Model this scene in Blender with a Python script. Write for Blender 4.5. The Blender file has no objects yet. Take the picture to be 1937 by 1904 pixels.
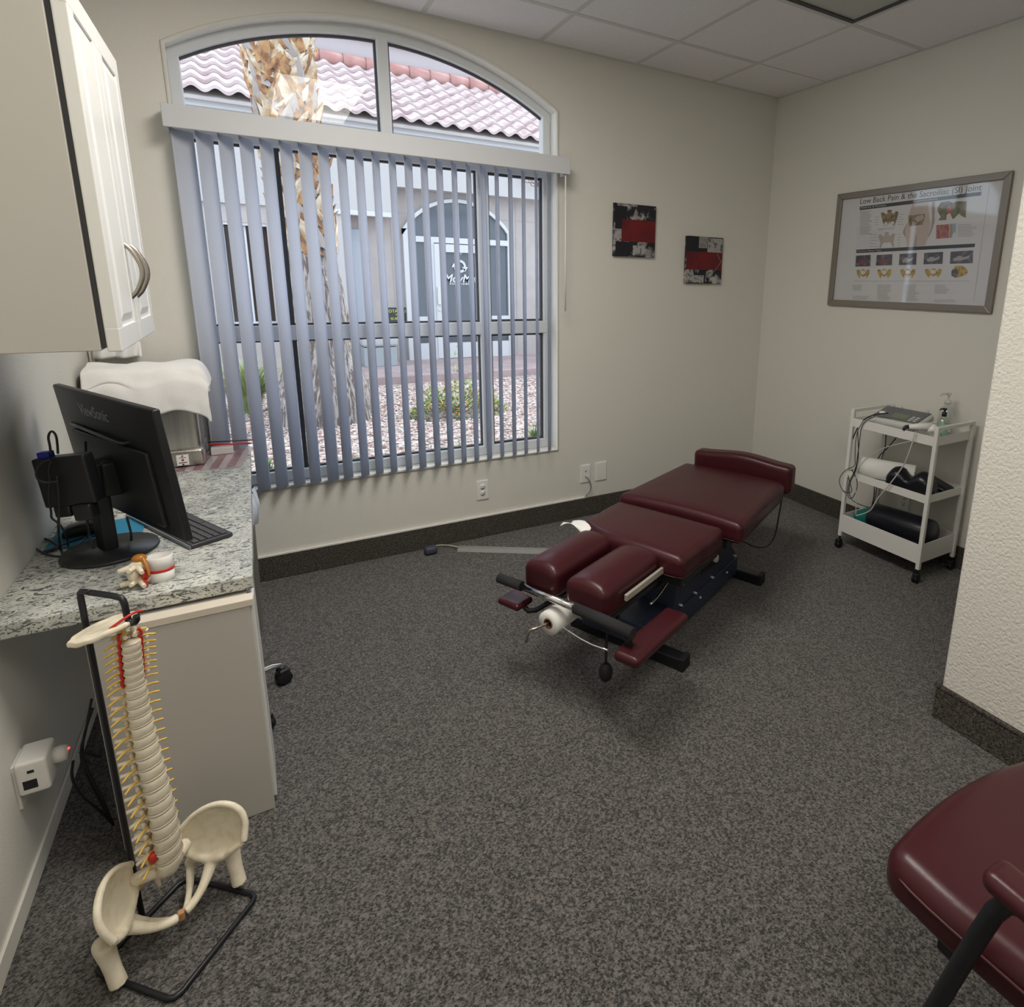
import bpy, bmesh, math, random
from mathutils import Vector, Matrix, noise
random.seed(7)
C = bpy.context.scene.collection
SC = bpy.context.scene
PI = math.pi
# ------------------------------------------------------------------ camera
CAM = Vector((-3.2148, -3.2385, 1.5015))
RX, RY, RZ = 1.3503, -0.0192, -0.5351
FPX, CX, CY = 1128.53, 1154.99, 785.59
R3 = (Matrix.Rotation(RZ, 3, 'Z') @ Matrix.Rotation(RY, 3, 'Y') @ Matrix.Rotation(RX, 3, 'X'))
cd = bpy.data.cameras.new('camera'); cam = bpy.data.objects.new('camera', cd); C.objects.link(cam)
cam.location = CAM; cam.rotation_euler = R3.to_euler()
cd.sensor_fit = 'HORIZONTAL'; cd.sensor_width = 36.0
cd.lens = FPX / 1937 * 36.0
cd.shift_x = (968.5 - CX) / 1937; cd.shift_y = (CY - 952.0) / 1937
cd.clip_start = .02
SC.camera = cam
def px(u, v, ax, val):
    d = R3 @ Vector(((u - CX) / FPX, -(v - CY) / FPX, -1)); t = (val - CAM[ax]) / d[ax]
    return CAM + d * t
# ------------------------------------------------------------------ light
SC.view_settings.view_transform = 'Standard'; SC.view_settings.look = 'None'
SC.view_settings.exposure = 0.0; SC.view_settings.gamma = 1.0; SC.view_settings.use_curve_mapping = False
w = bpy.data.worlds.new('sky'); SC.world = w; w.use_nodes = True
bg = w.node_tree.nodes['Background']; bg.inputs[0].default_value = (.74, .86, 1.0, 1); bg.inputs[1].default_value = 3.0
sl = bpy.data.lights.new('sun', 'SUN'); sl.energy = 3.0; sl.angle = .02; sl.color = (1, .96, .90)
sun = bpy.data.objects.new('sun', sl); C.objects.link(sun)
sun.rotation_euler = Vector((.50, .36, 1.0)).to_track_quat('Z', 'Y').to_euler(); sun.location = (6, -4, 12)
ROOMLIGHT = 39.0
try:
    SC.cycles.use_denoising = True; SC.cycles.max_bounces = 8; SC.cycles.diffuse_bounces = 5
    SC.cycles.transparent_max_bounces = 12; SC.cycles.sample_clamp_indirect = 6
    SC.cycles.caustics_reflective = False; SC.cycles.caustics_refractive = False
except Exception: pass
# ------------------------------------------------------------------ materials
MATS = {}
def mat(name, col, rough=.5, metal=0., spec=.5, bump=None, mix=None, coat=0., alpha=1., trans=0., ior=1.45, emit=None, sheen=0.):
    """bump=(scale,strength,distance); mix=(colour2, scale, lo, hi[, detail, distortion, stretch])"""
    if name in MATS: return MATS[name]
    m = bpy.data.materials.new(name); m.use_nodes = True; nt = m.node_tree; N = nt.nodes; L = nt.links
    b = N['Principled BSDF']
    b.inputs['Base Color'].default_value = (*col, 1); b.inputs['Roughness'].default_value = rough
    b.inputs['Metallic'].default_value = metal; b.inputs['Specular IOR Level'].default_value = spec
    b.inputs['Coat Weight'].default_value = coat; b.inputs['Alpha'].default_value = alpha
    b.inputs['Transmission Weight'].default_value = trans; b.inputs['IOR'].default_value = ior
    if sheen: b.inputs['Sheen Weight'].default_value = sheen
    if emit: b.inputs['Emission Color'].default_value = (*emit[0], 1); b.inputs['Emission Strength'].default_value = emit[1]
    tc = None
    if bump or mix: tc = N.new('ShaderNodeTexCoord')
    if mix:
        t = N.new('ShaderNodeTexNoise'); t.inputs['Scale'].default_value = mix[1]
        t.inputs['Detail'].default_value = mix[4] if len(mix) > 4 else 3
        t.inputs['Distortion'].default_value = mix[5] if len(mix) > 5 else 0
        src = tc.outputs['Object']
        if len(mix) > 6:
            mp = N.new('ShaderNodeMapping'); mp.inputs['Scale'].default_value = mix[6]; L.new(src, mp.inputs['Vector']); src = mp.outputs['Vector']
        L.new(src, t.inputs['Vector'])
        r = N.new('ShaderNodeValToRGB'); r.color_ramp.elements[0].position = mix[2]; r.color_ramp.elements[1].position = mix[3]
        r.color_ramp.elements[0].color = (*col, 1); r.color_ramp.elements[1].color = (*mix[0], 1)
        L.new(t.outputs['Fac'], r.inputs['Fac']); L.new(r.outputs['Color'], b.inputs['Base Color'])
    if bump:
        t = N.new('ShaderNodeTexNoise'); t.inputs['Scale'].default_value = bump[0]; t.inputs['Detail'].default_value = 3
        L.new(tc.outputs['Object'], t.inputs['Vector'])
        bp = N.new('ShaderNodeBump'); bp.inputs['Strength'].default_value = bump[1]; bp.inputs['Distance'].default_value = bump[2]
        L.new(t.outputs['Fac'], bp.inputs['Height']); L.new(bp.outputs['Normal'], b.inputs['Normal'])
    MATS[name] = m; return m
M_wall = mat('wall_paint', (.70, .685, .63), .75, bump=(170, .25, .004))
M_wallr = mat('wall_paint_textured', (.70, .68, .62), .7, bump=(90, .8, .006))
M_ceil = mat('ceiling_tile', (.82, .80, .81), .9, mix=((.90, .88, .89), 300, .45, .6), bump=(260, .5, .004))
M_grid = mat('ceiling_grid_metal', (.64, .63, .62), .5)
M_carp = mat('carpet', (.030, .028, .026), .97, spec=.1, mix=((.205, .19, .178), 145, .38, .68, 2, .6), bump=(200, 1, .01), sheen=.2)
M_carpb = mat('carpet_base', (.035, .031, .027), .97, spec=.1, mix=((.15, .135, .115), 190, .38, .70, 2, .6), bump=(220, .8, .006))
M_white = mat('white_paint', (.80, .79, .76), .4)
M_frame = mat('window_frame_white', (.66, .68, .70), .4)
M_gask = mat('dark_gasket', (.06, .06, .065), .6)
M_blind = None
def two(name, a, b_, fac, extra=None):
    m = bpy.data.materials.new(name); m.use_nodes = True; nt = m.node_tree; N = nt.nodes; L = nt.links
    N.remove(N['Principled BSDF']); o = N['Material Output']; mx = N.new('ShaderNodeMixShader')
    A = N.new(a[0]); B = N.new(b_[0])
    A.inputs['Color'].default_value = (*a[1], 1); B.inputs['Color'].default_value = (*b_[1], 1)
    for s, t in ((A, a), (B, b_)):
        if len(t) > 2: s.inputs['Roughness'].default_value = t[2]
    mx.inputs[0].default_value = fac; L.new(A.outputs[0], mx.inputs[1]); L.new(B.outputs[0], mx.inputs[2]); L.new(mx.outputs[0], o.inputs['Surface'])
    return m
M_vane = two('blind_vinyl', ('ShaderNodeBsdfDiffuse', (.68, .71, .78)), ('ShaderNodeBsdfTranslucent', (.68, .73, .84)), .42)
M_glass = two('window_glass', ('ShaderNodeBsdfTransparent', (.97, .98, .98)), ('ShaderNodeBsdfGlossy', (1, 1, 1), .02), .016)
M_clear = two('clear_plastic', ('ShaderNodeBsdfTransparent', (.92, .93, .93)), ('ShaderNodeBsdfGlossy', (1, 1, 1), .1), .18)
M_cab = mat('cabinet_laminate', (.50, .48, .44), .45)
M_cabd = mat('cabinet_door_foil', (.74, .74, .71), .28)
M_nick = mat('brushed_nickel', (.42, .38, .33), .32, 1)
M_chrome = mat('chrome', (.78, .78, .78), .12, 1)
M_steel = mat('stainless_steel', (.56, .54, .50), .30, 1, mix=((.42, .40, .37), 60, .3, .7, 2, 0, (1, 1, .02)))
M_black = mat('black_plastic', (.012, .013, .016), .42)
M_blackm = mat('black_powder_coat', (.010, .011, .014), .4)
M_foam = mat('black_foam', (.018, .018, .019), .9)
M_rub = mat('black_rubber', (.008, .008, .009), .7)
M_navy = mat('navy_enamel', (.030, .038, .066), .35)
M_burg = mat('burgundy_vinyl', (.048, .009, .0125), .32, spec=.38, bump=(120, .12, .002))
M_burg2 = mat('burgundy_seam', (.05, .012, .014), .4)
M_bone = mat('bone_plastic', (.80, .73, .58), .42, mix=((.66, .58, .42), 45, .45, .8))
M_boned = mat('bone_disc', (.50, .44, .34), .5)
M_nerve = mat('nerve_yellow', (.78, .50, .10), .45)
M_red = mat('artery_red', (.52, .03, .02), .4)
M_cord = mat('cord_brown', (.34, .20, .07), .5)
M_towel = mat('terry_towel', (.86, .85, .84), .95, spec=.05, bump=(260, .35, .003), sheen=.3)
M_paperw = mat('white_paper', (.78, .77, .74), .8)
M_card = mat('cardboard_core', (.22, .12, .07), .8)
M_leath = mat('black_vinyl', (.010, .011, .016), .28)
M_teal = mat('teal_fabric', (.0, .16, .14), .8)
M_grey = mat('grey_plastic', (.12, .13, .14), .4)
M_lgrey = mat('light_grey_plastic', (.55, .55, .52), .4)
M_soap = mat('green_soap', (.30, .62, .45), .2, coat=.3)
M_blue = mat('blue_mousepad', (.02, .20, .34), .7)
M_amber = mat('amber_cord', (.42, .16, .02), .3)
def granite():
    m = bpy.data.materials.new('granite_laminate'); m.use_nodes = True; N = m.node_tree.nodes; L = m.node_tree.links; b = N['Principled BSDF']
    b.inputs['Roughness'].default_value = .22; b.inputs['Specular IOR Level'].default_value = .45
    tc = N.new('ShaderNodeTexCoord')
    def nz(sc, dist, lo, hi, stretch=(1, 1, 1)):
        mp = N.new('ShaderNodeMapping'); mp.inputs['Scale'].default_value = stretch; L.new(tc.outputs['Object'], mp.inputs['Vector'])
        t = N.new('ShaderNodeTexNoise'); t.inputs['Scale'].default_value = sc; t.inputs['Detail'].default_value = 5; t.inputs['Distortion'].default_value = dist
        L.new(mp.outputs['Vector'], t.inputs['Vector']); r = N.new('ShaderNodeMapRange'); r.inputs[1].default_value = lo; r.inputs[2].default_value = hi
        L.new(t.outputs['Fac'], r.inputs[0]); return r.outputs[0]
    def mixc(f, a, c):
        x = N.new('ShaderNodeMix'); x.data_type = 'RGBA'; L.new(f, x.inputs[0])
        if isinstance(a, tuple): x.inputs[6].default_value = (*a, 1)
        else: L.new(a, x.inputs[6])
        x.inputs[7].default_value = (*c, 1); return x.outputs[2]
    c = mixc(nz(9, .3, .35, .65), (.64, .65, .59), (.42, .44, .42))
    c = mixc(nz(42, 2.6, .565, .60, (.45, 1, 1)), c, (.16, .16, .155))
    c = mixc(nz(85, 3.0, .575, .61, (.5, 1, 1)), c, (.07, .07, .075))
    c = mixc(nz(34, 1.0, .66, .70), c, (.72, .72, .66))
    L.new(c, b.inputs['Base Color']); return m
M_gran = granite()
def cellmat(name, cols, scale, rough=.9, edge=None, bump=.5, dist=.02):
    m = bpy.data.materials.new(name); m.use_nodes = True; N = m.node_tree.nodes; L = m.node_tree.links; b = N['Principled BSDF']
    b.inputs['Roughness'].default_value = rough; tc = N.new('ShaderNodeTexCoord'); v = N.new('ShaderNodeTexVoronoi'); v.inputs['Scale'].default_value = scale
    L.new(tc.outputs['Object'], v.inputs['Vector']); s = N.new('ShaderNodeSeparateColor'); L.new(v.outputs['Color'], s.inputs[0])
    r = N.new('ShaderNodeValToRGB'); r.color_ramp.interpolation = 'LINEAR'
    while len(r.color_ramp.elements) < len(cols): r.color_ramp.elements.new(.5)
    for i, c in enumerate(cols): r.color_ramp.elements[i].position = i / (len(cols) - 1); r.color_ramp.elements[i].color = (*c, 1)
    L.new(s.outputs[0], r.inputs['Fac']); L.new(r.outputs['Color'], b.inputs['Base Color'])
    bp = N.new('ShaderNodeBump'); bp.inputs['Strength'].default_value = bump; bp.inputs['Distance'].default_value = dist; bp.invert = True
    L.new(v.outputs['Distance'], bp.inputs['Height']); L.new(bp.outputs['Normal'], b.inputs['Normal']); return m
# ------------------------------------------------------------------ mesh library
ROOTM = {}
class B:
    """collects shapes in world space (through frame F); build() links them as ONE mesh object"""
    def __init__(s, F=None): s.bm = bmesh.new(); s.F = F or Matrix.Identity(4); s.mi = 0
    def _v(s, p): return s.bm.verts.new(s.F @ Vector(p))
    def _f(s, vs, sm=False):
        try: f = s.bm.faces.new(vs)
        except ValueError: return
        f.material_index = s.mi; f.smooth = sm
    def box(s, lo, hi, M=None):
        M = M or Matrix.Identity(4); s.k = getattr(s, 'k', -1) + 1; e = (s.k % 9) * .00017; lo = [a - e for a in lo]; hi = [a + e for a in hi]
        v = [s._v(M @ Vector((x, y, z))) for z in (lo[2], hi[2]) for y in (lo[1], hi[1]) for x in (lo[0], hi[0])]
        for q in ((0, 2, 3, 1), (4, 5, 7, 6), (0, 1, 5, 4), (2, 6, 7, 3), (0, 4, 6, 2), (1, 3, 7, 5)): s._f([v[i] for i in q])
        return s
    def poly(s, pts, th=None):
        """flat polygon; th = extrusion vector"""
        a = [s._v(p) for p in pts]
        if th is None: s._f(a); return s
        t = Vector(th); b = [s._v(Vector(p) + t) for p in pts]; s._f(a[::-1]); s._f(b)
        for i in range(len(a)): s._f([a[i], a[(i + 1) % len(a)], b[(i + 1) % len(a)], b[i]])
        return s
    def loft(s, rings, cap=True, sm=True, closed=True):
        R = [[s._v(p) for p in r] for r in rings]; n = len(R[0])
        for a, b in zip(R, R[1:]):
            for i in range(n if closed else n - 1): s._f([a[i], a[(i + 1) % n], b[(i + 1) % n], b[i]], sm)
        if cap and closed: s._f(R[0][::-1]); s._f(R[-1])
        return s
    def tube(s, pts, r, n=8, smooth=0, cap=True):
        P = [Vector(p) for p in pts]; rr = list(r) if isinstance(r, (list, tuple)) else [r] * len(P)
        for _ in range(smooth):
            Q = [P[0]]; q = [rr[0]]
            for i in range(len(P) - 1):
                Q += [P[i].lerp(P[i + 1], .25), P[i].lerp(P[i + 1], .75)]; q += [rr[i] * .75 + rr[i + 1] * .25, rr[i] * .25 + rr[i + 1] * .75]
            P = Q + [P[-1]]; rr = q + [rr[-1]]
        rings = []; t0 = (P[1] - P[0]).normalized(); up = Vector((0, 0, 1)) if abs(t0.z) < .9 else Vector((1, 0, 0)); nrm = t0.cross(up).normalized()
        for i, p in enumerate(P):
            t = ((P[i + 1] - p) if i + 1 < len(P) else (p - P[i - 1])).normalized()
            if 0 < i < len(P) - 1: t = ((P[i + 1] - p).normalized() + (p - P[i - 1]).normalized()).normalized()
            if t.length < .5: t = t0
            nrm = (nrm - t * nrm.dot(t)); nrm = nrm.normalized() if nrm.length > 1e-6 else t.orthogonal().normalized()
            bn = t.cross(nrm); rings.append([p + (nrm * math.cos(2 * PI * k / n) + bn * math.sin(2 * PI * k / n)) * rr[i] for k in range(n)])
        return s.loft(rings, cap)
    def lathe(s, prof, o=(0, 0, 0), ax='z', n=24, M=None, sc=(1, 1)):
        """prof=[(r,h)...]"""
        M = M or Matrix.Identity(4); o = Vector(o); rings = []
        for r, h in prof:
            rg = []
            for k in range(n):
                c, q = math.cos(2 * PI * k / n) * r * sc[0], math.sin(2 * PI * k / n) * r * sc[1]
                p = {'z': (c, q, h), 'x': (h, c, q), 'y': (q, h, c)}[ax]; rg.append(M @ (o + Vector(p)))
            rings.append(rg)
        return s.loft(rings)
    def ell(s, c, r, M=None, n=14, m=8):
        M = M or Matrix.Identity(4); rings = []
        for j in range(1, m):
            a = PI * j / m; rings.append([M @ (Vector(c) + Vector((r[0] * math.sin(a) * math.cos(2 * PI * k / n), r[1] * math.sin(a) * math.sin(2 * PI * k / n), -r[2] * math.cos(a)))) for k in range(n)])
        return s.loft(rings)
    def rbox(s, lo, hi, r, n=10, defo=None, M=None):
        """rounded box with deformation"""
        M = M or Matrix.Identity(4); lo = Vector(lo); hi = Vector(hi); c = (lo + hi) / 2; h = (hi - lo) / 2
        vs = {}
        def get(i, j, k):
            if (i, j, k) in vs: return vs[(i, j, k)]
            def co(t, hh):
                e = r; q = [-hh, -hh + e * .35, -hh + e * .7, -hh + e]; m = n - 6
                L_ = q[:3] + [(-hh + e) + (2 * hh - 2 * e) * a / m for a in range(m + 1)] + [-x for x in q[:3]][::-1]
                return L_[t]
            p = Vector((co(i, h.x), co(j, h.y), co(k, h.z)))
            inn = Vector([max(-(hh - r), min(hh - r, x)) for x, hh in zip(p, h)])
            d = p - inn
            if d.length > 1e-9: p = inn + d.normalized() * r
            p = p + c
            if defo: p = Vector(defo(p, (p - c)))
            v = s._v(M @ p); vs[(i, j, k)] = v; return v
        for a in range(n):
            for b in range(n):
                for q in (((0, a, b), (0, a, b + 1), (0, a + 1, b + 1), (0, a + 1, b)), ((n, a, b), (n, a + 1, b), (n, a + 1, b + 1), (n, a, b + 1)),
                          ((a, 0, b), (a + 1, 0, b), (a + 1, 0, b + 1), (a, 0, b + 1)), ((a, n, b), (a, n, b + 1), (a + 1, n, b + 1), (a + 1, n, b)),
                          ((a, b, 0), (a, b + 1, 0), (a + 1, b + 1, 0), (a + 1, b, 0)), ((a, b, n), (a + 1, b, n), (a + 1, b + 1, n), (a, b + 1, n))):
                    s._f([get(*t) for t in q], True)
        return s
    def grid(s, fn, nu, nv, sm=True, close=False):
        V = [[s._v(fn(i / nu, j / nv)) for j in range(nv + 1)] for i in range(nu + 1)]
        for i in range(nu):
            for j in range(nv): s._f([V[i][j], V[i + 1][j], V[i + 1][j + 1], V[i][j + 1]], sm)
        return s
    def text(s, body, M, size, sx=1., italic=0., bold=0.):
        cu = bpy.data.curves.new('t', 'FONT'); cu.body = body; cu.size = size; cu.align_x = 'CENTER'; cu.align_y = 'CENTER'; cu.shear = italic; cu.offset = bold; cu.resolution_u = 3
        o = bpy.data.objects.new('t', cu); C.objects.link(o); dg = bpy.context.evaluated_depsgraph_get(); me = bpy.data.meshes.new_from_object(o.evaluated_get(dg))
        off = len(s.bm.verts); Ms = M @ Matrix.Diagonal((sx, 1, 1, 1))
        vs = [s._v(Ms @ v.co) for v in me.vertices]
        for p in me.polygons: s._f([vs[i] for i in p.vertices])
        bpy.data.objects.remove(o); bpy.data.curves.remove(cu); bpy.data.meshes.remove(me); return s
    def build(s, name, m, parent=None, bevel=0, seg=2, org=None, solid=0, sub=0, fix=True):
        bm = s.bm
        if fix: bmesh.ops.recalc_face_normals(bm, faces=bm.faces)
        if parent is not None: bm.transform(ROOTM[parent.name].inverted())
        elif org is None:
            zs = [v.co for v in bm.verts]
            org = Vector((sum(v.x for v in zs) / len(zs), sum(v.y for v in zs) / len(zs), min(v.z for v in zs)))
        if parent is None: org = Vector(org); bm.transform(Matrix.Translation(-org))
        me = bpy.data.meshes.new(name); bm.to_mesh(me); bm.free()
        for k in (m if isinstance(m, (list, tuple)) else [m]): me.materials.append(k)
        o = bpy.data.objects.new(name, me); C.objects.link(o)
        if parent is not None: o.parent = parent; ROOTM[o.name] = ROOTM[parent.name]
        else: o.location = org; ROOTM[o.name] = Matrix.Translation(org)
        if solid: q = o.modifiers.new('s', 'SOLIDIFY'); q.thickness = solid; q.offset = 0
        if bevel: q = o.modifiers.new('b', 'BEVEL'); q.width = bevel; q.segments = seg; q.limit_method = 'ANGLE'; q.angle_limit = .6
        if sub: q = o.modifiers.new('u', 'SUBSURF'); q.levels = sub; q.render_levels = sub
        return o
def thing(name, label, cat, loc, rz=0, group=None):
    o = bpy.data.objects.new(name, None); C.objects.link(o); o.location = loc; o.rotation_euler = (0, 0, rz); o.empty_display_size = .1
    ROOTM[o.name] = Matrix.Translation(Vector(loc)) @ Matrix.Rotation(rz, 4, 'Z'); o['label'] = label; o['category'] = cat
    if group: o['group'] = group
    return o
def tag(o, label, cat, group=None, kind=None):
    o['label'] = label; o['category'] = cat
    if group: o['group'] = group
    if kind: o['kind'] = kind
    return o
def struct(o): o['kind'] = 'structure'; return o
def FR(o, ex, ey):
    ex = Vector(ex).normalized(); ey = Vector(ey); ey = (ey - ex * ey.dot(ex)).normalized(); ez = ex.cross(ey)
    return Matrix.Translation(Vector(o)) @ Matrix((ex, ey, ez)).transposed().to_4x4()
# ------------------------------------------------------------------ room shell
H = 2.74; XL = -3.818; XP = -1.238; YP = -2.255; YB = -4.9; T = .12
X0, X1, ZS, ZSP, ZTOP = -3.422, -1.658, .475, 2.412, 2.662
XM = (X0 + X1) / 2; HW = (X1 - X0) / 2; RISE = ZTOP - ZSP; RAD = (HW * HW + RISE * RISE) / (2 * RISE); ZC = ZTOP - RAD
def arch(x, inset=0.): return ZC + math.sqrt((RAD - inset) ** 2 - (x - XM) ** 2)
# floor
struct(B().box((XL - T, YB - T, -.1), (0 + T, 0, 0)).build('floor', M_carp))
# ceiling in tiles with lay-in grid
ce = B(); ce.box((XL - T, YB - T, H + .02), (T, T, H + .12)); ce.mi = 0
ceil = struct(ce.build('ceiling', M_ceil))
xs = [XL, -3.59, -2.98, -2.375, -1.765, -1.155, -.585, 0]; ys = [0, -.41, -1.045, -1.655, -2.265, -2.875, -3.485, -4.095, -4.9]
t = B()
LIT = [(2, 2), (2, 3)]
for i in range(len(xs) - 1):
    for j in range(len(ys) - 1):
        if (i == 2 and j in (2, 3)) or (i == 5 - 0 and j in (2, 3)) or (i == 2 and j in (5, 6)): continue
        t.box((xs[i] + .008, ys[j + 1] + .008, H - .002), (xs[i + 1] - .008, ys[j] - .008, H + .018))
t.build('ceiling_panel', M_ceil, ceil, bevel=.002, seg=1)
g = B()
for x in xs[1:-1]: g.box((x - .012, YB, H - .004), (x + .012, 0, H + .012))
for j, y in enumerate(ys[1:-1]):
    g.box((XL, y - .012, H - .0045), (xs[-2] if j == 0 else 0, y + .012, H + .0115))
g.box((XL, -.02, H - .0047), (0, 0, H + .011)); g.box((-.02, YB, H - .0048), (0, 0, H + .011))
g.build('ceiling_grid', M_grid, ceil)
# window wall with the arched opening
def wallwin(y0, y1, bd, n=24):
    bb = B()
    def quad(p): bb.poly([(a, y0, c) for a, c in p], (0, y1 - y0, 0))
    quad([(XL - T, -.1), (X0, -.1), (X0, H + .1), (XL - T, H + .1)]); quad([(X1, -.1), (T, -.1), (T, H + .1), (X1, H + .1)])
    quad([(X0, -.1), (X1, -.1), (X1, ZS), (X0, ZS)])
    for i in range(n):
        a = X0 + (X1 - X0) * i / n; b = X0 + (X1 - X0) * (i + 1) / n
        quad([(a, arch(max(X0 + 1e-6, a))), (b, arch(min(X1 - 1e-6, b))), (b, H + .1), (a, H + .1)])
    return bb
struct(wallwin(0, .24, 0).build('wall_window', M_wall, fix=True))
# rounded plaster bead round the opening
bd = B(); pts = [(X0, -.001, ZS)] + [(X0 + (X1 - X0) * i / 30, -.001, arch(X0 + (X1 - X0) * min(.99999, max(1e-5, i / 30)))) for i in range(31)] + [(X1, -.001, ZS), (X0, -.001, ZS)]
bd.tube(pts, .009, 8); struct(bd.build('trim_1', M_wall))
struct(B().box((0, YP - .3, -.1), (T, T, H + .1)).build('wall_right', M_wall))
struct(B().box((XP, YB - T, -.1), (T, YP, H + .1)).build('wall_partition', M_wallr, bevel=.012, seg=3))
struct(B().box((XL - T, YB - T, -.1), (XL, 0, H + .1)).build('wall_left', M_wall))
struct(B().box((XL - T, YB - T, -.1), (XP, YB, H + .1)).build('wall_back', M_wall))
HB = .125
struct(B().box((-3.818, -.012, 0), (0, 0, HB)).build('baseboard_window', M_carpb, bevel=.003, seg=1))
struct(B().box((-.012, YP, 0), (0, -.012, HB)).build('baseboard_right', M_carpb, bevel=.003, seg=1))
pb = B(); pb.box((XP - .012, YB, 0), (XP, YP + .012, HB)); pb.box((XP, YP, 0), (0, YP + .012, HB)); struct(pb.build('baseboard_partition', M_carpb, bevel=.003, seg=1))
tb = B(); tb.box((XP - .016, YB, HB), (XP, YP + .016, HB + .008)); struct(tb.build('trim_2', M_carpb))
struct(B().box((XL, YB, 0), (XL + .008, -.012, .055)).build('baseboard_left', M_wall, bevel=.003, seg=1))
# ------------------------------------------------------------------ window
YF = .10
win = struct(B().box((X0, YF - .01, ZS), (X1, YF + .05, ZS + .055)).build('window_1', M_frame, bevel=.004, seg=1))
f = B(); fw = .045
f.box((X0, YF - .01, ZS + .05), (X0 + fw, YF + .05, ZSP)); f.box((X1 - fw, YF - .01, ZS + .05), (X1, YF + .05, ZSP))
n = 30
af = B(); rg = []
for i in range(n + 1):
    a = X0 + .0005 + (X1 - X0 - .001) * i / n; rg.append([(a, YF - .011, arch(a) + .004), (a, YF + .05, arch(a) + .004), (a, YF + .05, arch(a) - .042), (a, YF - .011, arch(a) - .042)])
af.loft(rg, sm=False); af.build('arch_frame', M_frame, win)
f.box((X0, YF - .01, ZSP - .01), (X0 + fw + .004, YF + .05, ZSP + .018)); f.box((X1 - fw - .004, YF - .01, ZSP - .01), (X1, YF + .05, ZSP + .018))
f.box((X0, YF - .012, 2.075), (X1, YF + .05, 2.14)); f.box((X0, YF - .012, 1.192), (X1, YF + .05, 1.262))
f.box((-2.574, YF - .012, 2.12), (-2.524, YF + .05, 2.64)); f.box((-2.095, YF - .012, ZS + .05), (-2.035, YF + .05, 2.10))
f.build('window_frame', M_frame, win, bevel=.004, seg=1)
s = B()
def sash(x0, x1, z0, z1, w=.012, y=YF + .012):
    s.box((x0, y, z0), (x0 + w, y + .02, z1)); s.box((x1 - w, y, z0), (x1, y + .02, z1)); s.box((x0, y, z0), (x1, y + .02, z0 + w)); s.box((x0, y, z1 - w), (x1, y + .02, z1))
for a, b in ((X0 + fw, -3.045), (-3.045, -2.095), (-2.035, X1 - fw)):
    for c, d in ((ZS + .055, 1.192), (1.262, 2.075)): sash(a, b, c, d, .012 if a > -3.04 and b > -2.1 and a > -2.2 else .009)
rg = []
for i in range(n + 1):
    a = X0 + fw + (X1 - X0 - 2 * fw) * i / n; rg.append([(a, YF + .02, arch(a) - .036), (a, YF + .035, arch(a) - .036), (a, YF + .035, arch(a) - .052), (a, YF + .02, arch(a) - .052)])
s.loft(rg, sm=False)
s.box((-2.584, YF + .02, 2.14), (-2.574, YF + .035, 2.61)); s.box((-2.524, YF + .02, 2.14), (-2.514, YF + .035, 2.61))
s.build('gasket', M_gask, win)
gl = B(); pts = [(X0 + .01, YF + .03, ZS + .02), (X1 - .01, YF + .03, ZS + .02)] + [(X1 - .01 - (X1 - X0 - .02) * i / 24, YF + .03, arch(X1 - .01 - (X1 - X0 - .02) * i / 24) - .01) for i in range(25)]
gl.poly(pts); gl.build('glass_pane', M_glass, win, fix=False)
# vertical blind
bl = thing('vertical_blind', 'white vertical blind with open vanes hanging across the arched window', 'blind', (-2.54, -.05, 2.06))
b = B(); b.box((-3.447, -.125, 2.07), (-1.638, -.115, 2.158)); b.box((-3.447, -.115, 2.07), (-3.437, 0, 2.158)); b.box((-1.648, -.115, 2.07), (-1.638, 0, 2.158)); b.box((-3.447, -.115, 2.152), (-1.638, 0, 2.158))
b.build('valance', mat('valance_vinyl', (.58, .59, .62), .5), bl, bevel=.003)
B().box((-3.42, -.075, 2.085), (-1.66, -.03, 2.115)).build('headrail', M_white, bl, bevel=.004)
NV = 23; vs0 = -3.390; dv = (-1.735 + 3.390) / 22
base = None
ph = math.radians(55)
for k in range(NV):
    x = vs0 + dv * k; a = ph + random.uniform(-.05, .05)
    if k == 6: a -= .12
    if k < 3: a -= (.34, .12, .05)[k]
    v = B(); e = Vector((math.cos(a), math.sin(a), 0)); nn = Vector((-math.sin(a), math.cos(a), 0)); lean = random.uniform(-.004, .004)
    v.grid(lambda i, j: Vector((x, -.052, .486 + j * 1.59)) + e * ((i - .5) * .089) + nn * (.007 * (4 * (i - .5) ** 2 - 1)) * -1 + Vector((lean * (1 - j), 0, 0)), 8, 1)
    v.build('vane', M_vane, bl, fix=False, solid=.0012)
# wand / cords at right
w_ = B(); w_.tube([(-1.66, -.11, 2.07), (-1.655, -.10, 1.6), (-1.655, -.10, 1.33)], .004, 6); w_.build('wand', M_white, bl)
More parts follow.
